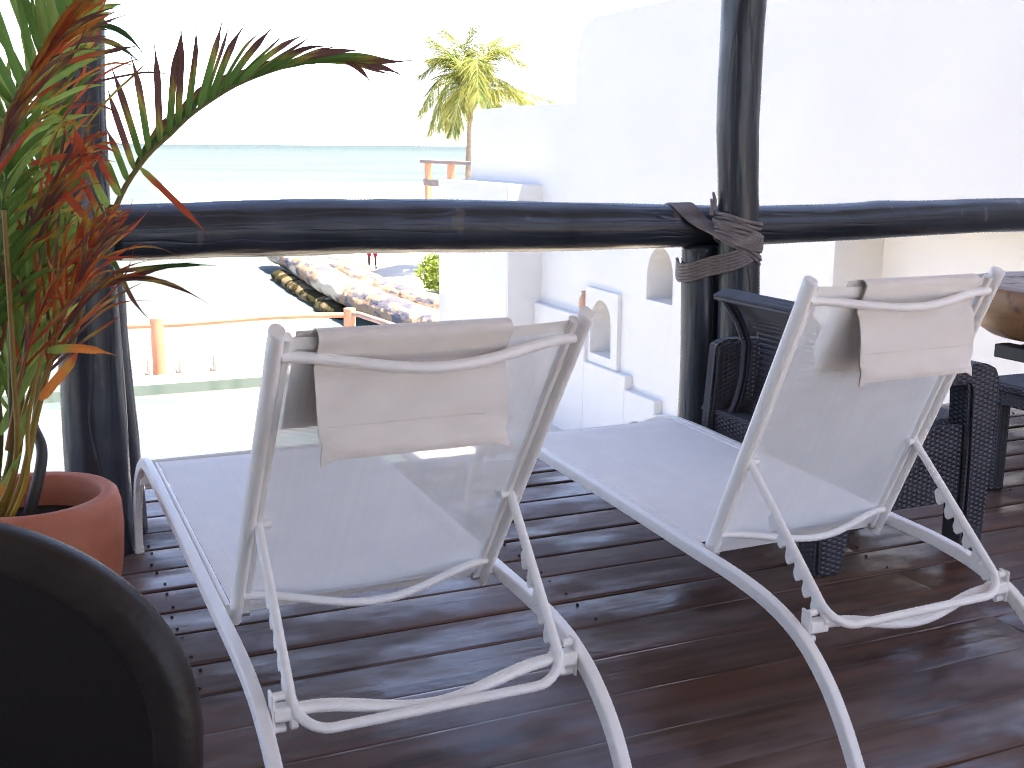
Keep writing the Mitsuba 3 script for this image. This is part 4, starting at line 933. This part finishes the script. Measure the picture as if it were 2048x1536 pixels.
# ================================================================== BEYOND THE DECK
fence = thing('timber_fence', 'orange timber fence with log posts along the sea side of the pool', 'fence')
def fpost(u, v, r=0.115, zt=-1.79, zb=-3.3):
    m, uv = log_mesh([D(u, v, z) for z in np.linspace(zb, zt, 12)], r, 18, 0.05, int(u * 7) % 11)
    part(fence, 'post', m, 'orange_timber', smooth=45)
for u in (-8.1, -4.6, -1.08, 2.46, 6.0): fpost(u, 21.1)
fpost(6.30, 18.9)
m, uv = log_mesh([D(u, 21.1, -1.90 + 0.02 * math.sin(u * 1.7)) for u in np.linspace(-9, 5.95, 50)], 0.052, 12, 0.09, 4); part(fence, 'rail', m, 'orange_timber', smooth=True)
m, uv = log_mesh([D(6.0 + 0.12 * w, 21.12 - 0.3 * w, -1.88) for w in np.linspace(0, 1, 6)] + [D(6.12 + 0.28 * w, 20.8 - 2.6 * w, -1.88) for w in np.linspace(0.1, 1, 10)], 0.055, 12, 0.05, 5); part(fence, 'rail', m, 'grey_timber', smooth=True)

def canvas_chair(u, v, label):
    c = thing('canvas_chair', label, 'chair', 'canvas chairs by the fence')
    for s in (-1, 1):
        part(c, 'post', deck_box(u + s * 0.30 - 0.022, u + s * 0.30 + 0.022, v - 0.03, v + 0.03, -3.25, -2.43 + 0.01 * s), 'tan_timber')
        part(c, 'leg', deck_box(u + s * 0.30 - 0.022, u + s * 0.30 + 0.022, v + 0.42, v + 0.48, -3.25, -2.72), 'tan_timber')
        part(c, 'armrest', deck_box(u + s * 0.30 - 0.035, u + s * 0.30 + 0.035, v - 0.02, v + 0.52, -2.72, -2.69), 'tan_timber')
    P = np.array([[D(u + x, v - 0.01 - 0.05 * (1 - (x / 0.28) ** 2), z) for x in np.linspace(-0.28, 0.28, 12)] for z in np.linspace(-2.64, -2.46, 5)])
    part(c, 'back', grid_mesh(P), 'canvas', smooth=True)
    P = np.array([[D(u + x, v + y, -2.82 - 0.05 * (1 - (x / 0.28) ** 2)) for x in np.linspace(-0.28, 0.28, 12)] for y in np.linspace(0.02, 0.46, 5)])
    part(c, 'seat', grid_mesh(P), 'canvas', smooth=True)
canvas_chair(3.05, 20.55, 'white canvas chair in front of the fence, right of the log post')
canvas_chair(1.92, 20.58, 'white canvas chair in front of the fence, left of the log post')

frame = thing('roof_railing', 'red-brown timber railing with flat top on the far end of the building', 'railing')
fu = 7.66
for v in (21.25, 20.02):
    part(frame, 'post', deck_box(fu - 0.05, fu + 0.05, v - 0.075, v + 0.075, -0.50 if v > 21 else 0.3, 0.925, 0.006), 'orange_timber')
part(frame, 'top_board', deck_box(fu - 0.10, fu + 0.06, 17.2, 21.45, 0.925, 0.99, 0.006), 'grey_timber')
part(frame, 'lower_board', deck_box(fu - 0.08, fu - 0.052, 18.6, 21.33, 0.50, 0.62, 0.006), 'grey_timber')

# geotextile sand tubes at the water's edge
def sand_tube(pxs, z, r, label, seed, mat='sandbag_cloth', flat=0.72, sink=0.25, name='sand_tube'):
    pts = []
    for x, y in pxs:
        d = px_ray(x, y); t = (z - CAM_H) / d[2]; pts.append(EYE + d * t)
    n = 90
    p = smooth_path(pts, n); s = np.linspace(0, 1, n)
    end = np.minimum(1, np.minimum(s, 1 - s) * 22 + 0.12) ** 0.5
    Ltot = np.linalg.norm(np.diff(p, axis=0), axis=1).sum()
    m, uv = sweep(p, circle(1, 26, flat), Z * 0 + np.array([1.0, 0, 0]), want_uv=True, scale=r * end)
    v = np.asarray(m.vertices).copy(); ring = np.repeat(np.arange(n), 26)
    core = np.vstack([np.repeat(p, 26, 0), p[:1], p[-1:]])
    a = np.tile(np.arange(26) * 2 * np.pi / 26, n); a = np.r_[a, 0, 0]; ss = np.r_[np.repeat(s, 26), 0, 1] * Ltot
    q = np.stack([np.cos(a) * 1.2, np.sin(a) * 1.2, ss * 0.9], 1)
    k = 1 + 0.30 * (meshkit.fbm(q + seed * 5.1, 4, seed) - 0.5) - 0.10 * np.exp(-(((ss / 2.7) % 1 - 0.5) / 0.07) ** 2)
    v = core + (v - core) * k[:, None]
    v[:, 2] += r * (flat - sink)
    uv = np.stack([uv[:, 0], uv[:, 1]], 1)
    whole(name, trimesh.Trimesh(v, m.faces, process=False), mat, label, 'sandbag', smooth=True, group='sand tubes at the water edge', uv=uv)
sand_tube([(545, 512), (600, 540), (660, 580), (720, 612), (780, 640), (850, 668), (930, 700)], -3.85, 0.62, 'long stained sand tube at the water edge, nearest of the large tubes', 1)
sand_tube([(590, 512), (650, 545), (700, 560), (760, 590), (820, 615), (880, 632), (960, 668)], -3.65, 0.50, 'pale sand tube on the beach side of the stained one', 2)
sand_tube([(600, 508), (640, 524), (690, 540), (735, 552)], -3.55, 0.38, 'short brown sand tube farthest out, behind the large tubes', 3)
sand_tube([(558, 556), (600, 585), (645, 612), (690, 640)], -4.3, 0.42, 'weed-covered sunken sand tube in the water', 4, 'weedy_cloth', 0.6)
def boulder(x, y, z, r, label, seed):
    d = px_ray(x, y); t = (z - CAM_H) / d[2]; p = EYE + d * t
    m = trimesh.creation.icosphere(3, 1.0); v = np.asarray(m.vertices)
    v = v * (1 + 0.35 * (meshkit.fbm(v * 1.4 + seed * 3, 3, seed) - 0.5))[:, None] * np.array([1.2, 0.9, 0.62]) * r + p
    whole('torn_sandbag', trimesh.Trimesh(v, m.faces, process=False), 'sandbag_cloth', label, 'sandbag', smooth=True, group='torn sandbags in the water', uv=np.asarray(m.vertices)[:, :2])
boulder(672, 615, -4.2, 0.62, 'torn sandbag lump in the water just left of the fence corner post', 1)
boulder(640, 606, -4.25, 0.30, 'small dark sandbag scrap in the shallow water', 2)

# person on the beach; the railing log hides all but the shorts' hem and legs
per = thing('person', 'person in red shorts and flip-flops standing on the sand', 'person')
d_ = px_ray(745, 536); zf = -3.62; base = EYE + d_ * ((zf - CAM_H) / d_[2])
import manifold3d as m3
def capsule_chain(bones):
    out = None
    for (a, ra), (b, rb) in bones:
        s1 = m3.Manifold.sphere(ra, 16).translate(list(a)); s2 = m3.Manifold.sphere(rb, 16).translate(list(b))
        h = m3.Manifold.batch_hull([s1, s2]); out = h if out is None else out + h
    mm = out.to_mesh(); t = trimesh.Trimesh(mm.vert_properties[:, :3], mm.tri_verts, process=True)
    t = t.subdivide_to_size(0.06) if False else t
    trimesh.smoothing.filter_taubin(t, iterations=6)
    return t
def body():
    B_ = []
    for s in (-1, 1):
        hip, knee, ank, toe = (s * 0.10, 0, 0.90), (s * 0.125, -0.01, 0.48), (s * 0.135, 0.02, 0.085), (s * 0.17, -0.16, 0.045)
        B_ += [((hip, 0.088), (knee, 0.055)), ((knee, 0.055), ((s * 0.13, 0.015, 0.33), 0.053)), (((s * 0.13, 0.015, 0.33), 0.053), (ank, 0.034)), ((ank, 0.034), (toe, 0.026))]
        sh, el, wr = (s * 0.19, 0, 1.42), (s * 0.24, 0.02, 1.12), (s * 0.23, -0.06, 0.88)
        B_ += [((sh, 0.055), (el, 0.042)), ((el, 0.042), (wr, 0.028)), ((wr, 0.028), ((s * 0.225, -0.08, 0.80), 0.036))]
        for q in range(5):
            kx = s * 0.225 + (q - 2) * 0.014
            B_.append((((kx, -0.085, 0.79), 0.010), ((kx, -0.10, 0.79 - (0.09 if q else 0.05)), 0.008)))
    B_ += [(((0, 0, 0.93), 0.14), ((0, 0.01, 1.15), 0.125)), (((0, 0.01, 1.15), 0.125), ((0, 0.01, 1.36), 0.15)), (((-0.13, 0.01, 1.40), 0.075), ((0.13, 0.01, 1.40), 0.075)), (((0, 0.01, 1.42), 0.06), ((0, 0, 1.54), 0.052)), (((0, 0, 1.60), 0.085), ((0, -0.01, 1.66), 0.098)), (((0, -0.09, 1.60), 0.018), ((0, -0.105, 1.59), 0.014))]
    return capsule_chain(B_)
hb = body(); hb.apply_translation(base); part(per, 'body', hb, 'skin', smooth=60)
sh = capsule_chain([(((0, 0, 0.95), 0.155), ((0, 0, 0.88), 0.155))] + [(((s * 0.10, 0, 0.86), 0.112), ((s * 0.122, -0.005, 0.56), 0.098)) for s in (-1, 1)]); sh.apply_translation(base); part(per, 'shorts', sh, 'red_cloth', smooth=60)
ff = join(*[bevel_box(0.10, 0.27, 0.03, 0.01, base + np.array([s * 0.155, -0.07, 0.012])) for s in (-1, 1)]); 
for s in (-1, 1): part(per, 'sandal', bevel_box(0.11, 0.28, 0.035, 0.01, base + np.array([s * 0.155, -0.07, 0.014])), 'blue_rubber')
hr = trimesh.creation.icosphere(3, 0.106); hv = np.asarray(hr.vertices); hr = trimesh.Trimesh(hv[:, :] + base + np.array([0, 0.012, 1.675]), hr.faces, process=False); part(per, 'hair', hr, 'hair_black', smooth=True)

# leafy shrub by the corner of the white wing
bush = thing('green_shrub', 'bright green leafy shrub on the sand beside the white wall', 'shrub')
d_ = px_ray(868, 582); bb = EYE + d_ * ((-3.55 - CAM_H) / d_[2])
ms, cs = [], []
for i in range(1500):
    q = rng.normal(0, 1, 3); q /= np.linalg.norm(q); rr = rng.random() ** 0.35
    q = q * rr * np.array([0.95, 0.9, 1.0]) * (1 + 0.3 * (meshkit.noise(q[None] * 2.2, 3)[0] - 0.5))
    c = bb + np.array([0.42, 0.3, 0.55]) + q * np.array([1.0, 1.0, 0.95 - 0.0])
    if c[2] < bb[2]: c[2] = bb[2] + 0.1 * rng.random()
    dirn = rng.normal(0, 1, 3); dirn[2] = abs(dirn[2]); dirn /= np.linalg.norm(dirn)
    m, col = leaflet(None, c, c + dirn * 0.20, 0.085, GREEN * 1.6, LIME * (0.6 + 0.6 * rng.random()), 0.3, n=4, face=rng.normal(0, 1, 3))
    ms.append(m); cs.append(col)
part(bush, 'foliage', join(*ms), 'leaf', smooth=True, color=np.vstack(cs))
part(bush, 'stem', join(*[tube([bb + np.array([0.42, 0.3, -0.1]), bb + np.array([0.42 + 0.4 * math.cos(a), 0.3 + 0.4 * math.sin(a), 0.8])], 0.03, 6) for a in range(0, 6)]), 'palm_bark')

# coconut palm behind the parapet
cp = thing('coconut_palm', 'tall coconut palm with yellow-green fronds rising behind the white parapet', 'palm tree')
PY = 45.0
def Q(x, y, dd=0.0): return at_y(x, y, PY + dd)
crown = Q(944, 178)
tr = smooth_path([at_y(932, 600, PY), at_y(936, 420, PY), at_y(939, 300, PY), Q(941, 215), crown + np.array([0, 0, -0.1])], 50)
part(cp, 'trunk', tube(tr, 0.14, 14, np.linspace(1.35, 0.75, 50) * (1 + 0.06 * np.sin(np.arange(50) * 2.1))), 'palm_bark', smooth=True)
fr_specs = [((905, 115), (862, 78), -0.5), ((918, 130), (945, 60), 0.8), ((975, 115), (1035, 88), 0.4), ((985, 100), (1050, 130), -0.5), ((895, 118), (842, 150), -0.6), ((890, 150), (842, 225), -1.2), ((900, 165), (860, 262), -0.8), ((925, 175), (905, 265), -1.8), ((952, 118), (957, 205), -2.3), ((985, 155), (1045, 195), -1.0), ((1005, 172), (1100, 202), 0.3), ((1000, 182), (1062, 205), -1.4), ((930, 110), (895, 62), 1.4), ((965, 100), (1000, 75), 1.6), ((915, 190), (885, 250), 1.2), ((975, 185), (1010, 250), 1.5), ((912, 120), (860, 118), 1.0)]
YG, YG2, DG = np.array([0.36, 0.41, 0.13]), np.array([0.48, 0.47, 0.20]), np.array([0.12, 0.18, 0.06])
for (mx, my), (tx, ty), dd in fr_specs:
    p = smooth_path([crown, Q(mx, my, dd * 0.6), Q(tx, ty, dd)], 40)
    m = tube(p, 0.022, 6, np.linspace(1.3, 0.3, 40)); kcol = np.tile(np.array([0.40, 0.28, 0.07]), (len(m.vertices), 1))
    f = part(cp, 'frond', m, 'stem', smooth=True, color=kcol)
    ms, cs = [], []
    for i in range(4, 40):
        for s in (-1, 1):
          for rep in range(3):
            w = i / 39; tgt = p[min(39, i + 1)] - p[i - 1]; tgt /= np.linalg.norm(tgt)
            sd = np.cross(tgt, [0, 0, 1.0]); sd /= np.linalg.norm(sd) + 1e-9
            Ln = 1.15 * (math.sin(math.pi * (0.12 + 0.80 * w)) ** 0.7) * (0.85 + 0.3 * rng.random())
            dirn = sd * s * (0.55 + 0.2 * rng.random()) + tgt * (0.55 + 0.3 * w) + np.array([0, 0, -0.30 - 0.45 * rng.random()]) + rng.normal(0, 0.14, 3)
            dirn /= np.linalg.norm(dirn)
            c0 = [YG, YG2, DG, DG * 1.5, YG * 0.7][rng.integers(5)]
            b0 = p[i] + tgt * 0.022 * rep
            mm, col = leaflet(None, b0, b0 + dirn * Ln, 0.036, c0, c0 * 0.9, 0.6, droop=0.10, n=5, face=np.cross(dirn, sd) + rng.normal(0, 0.2, 3))
            ms.append(mm); cs.append(col)
    part(f, 'leaflets', join(*ms), 'leaf', smooth=True, color=np.vstack(cs), kind='stuff')
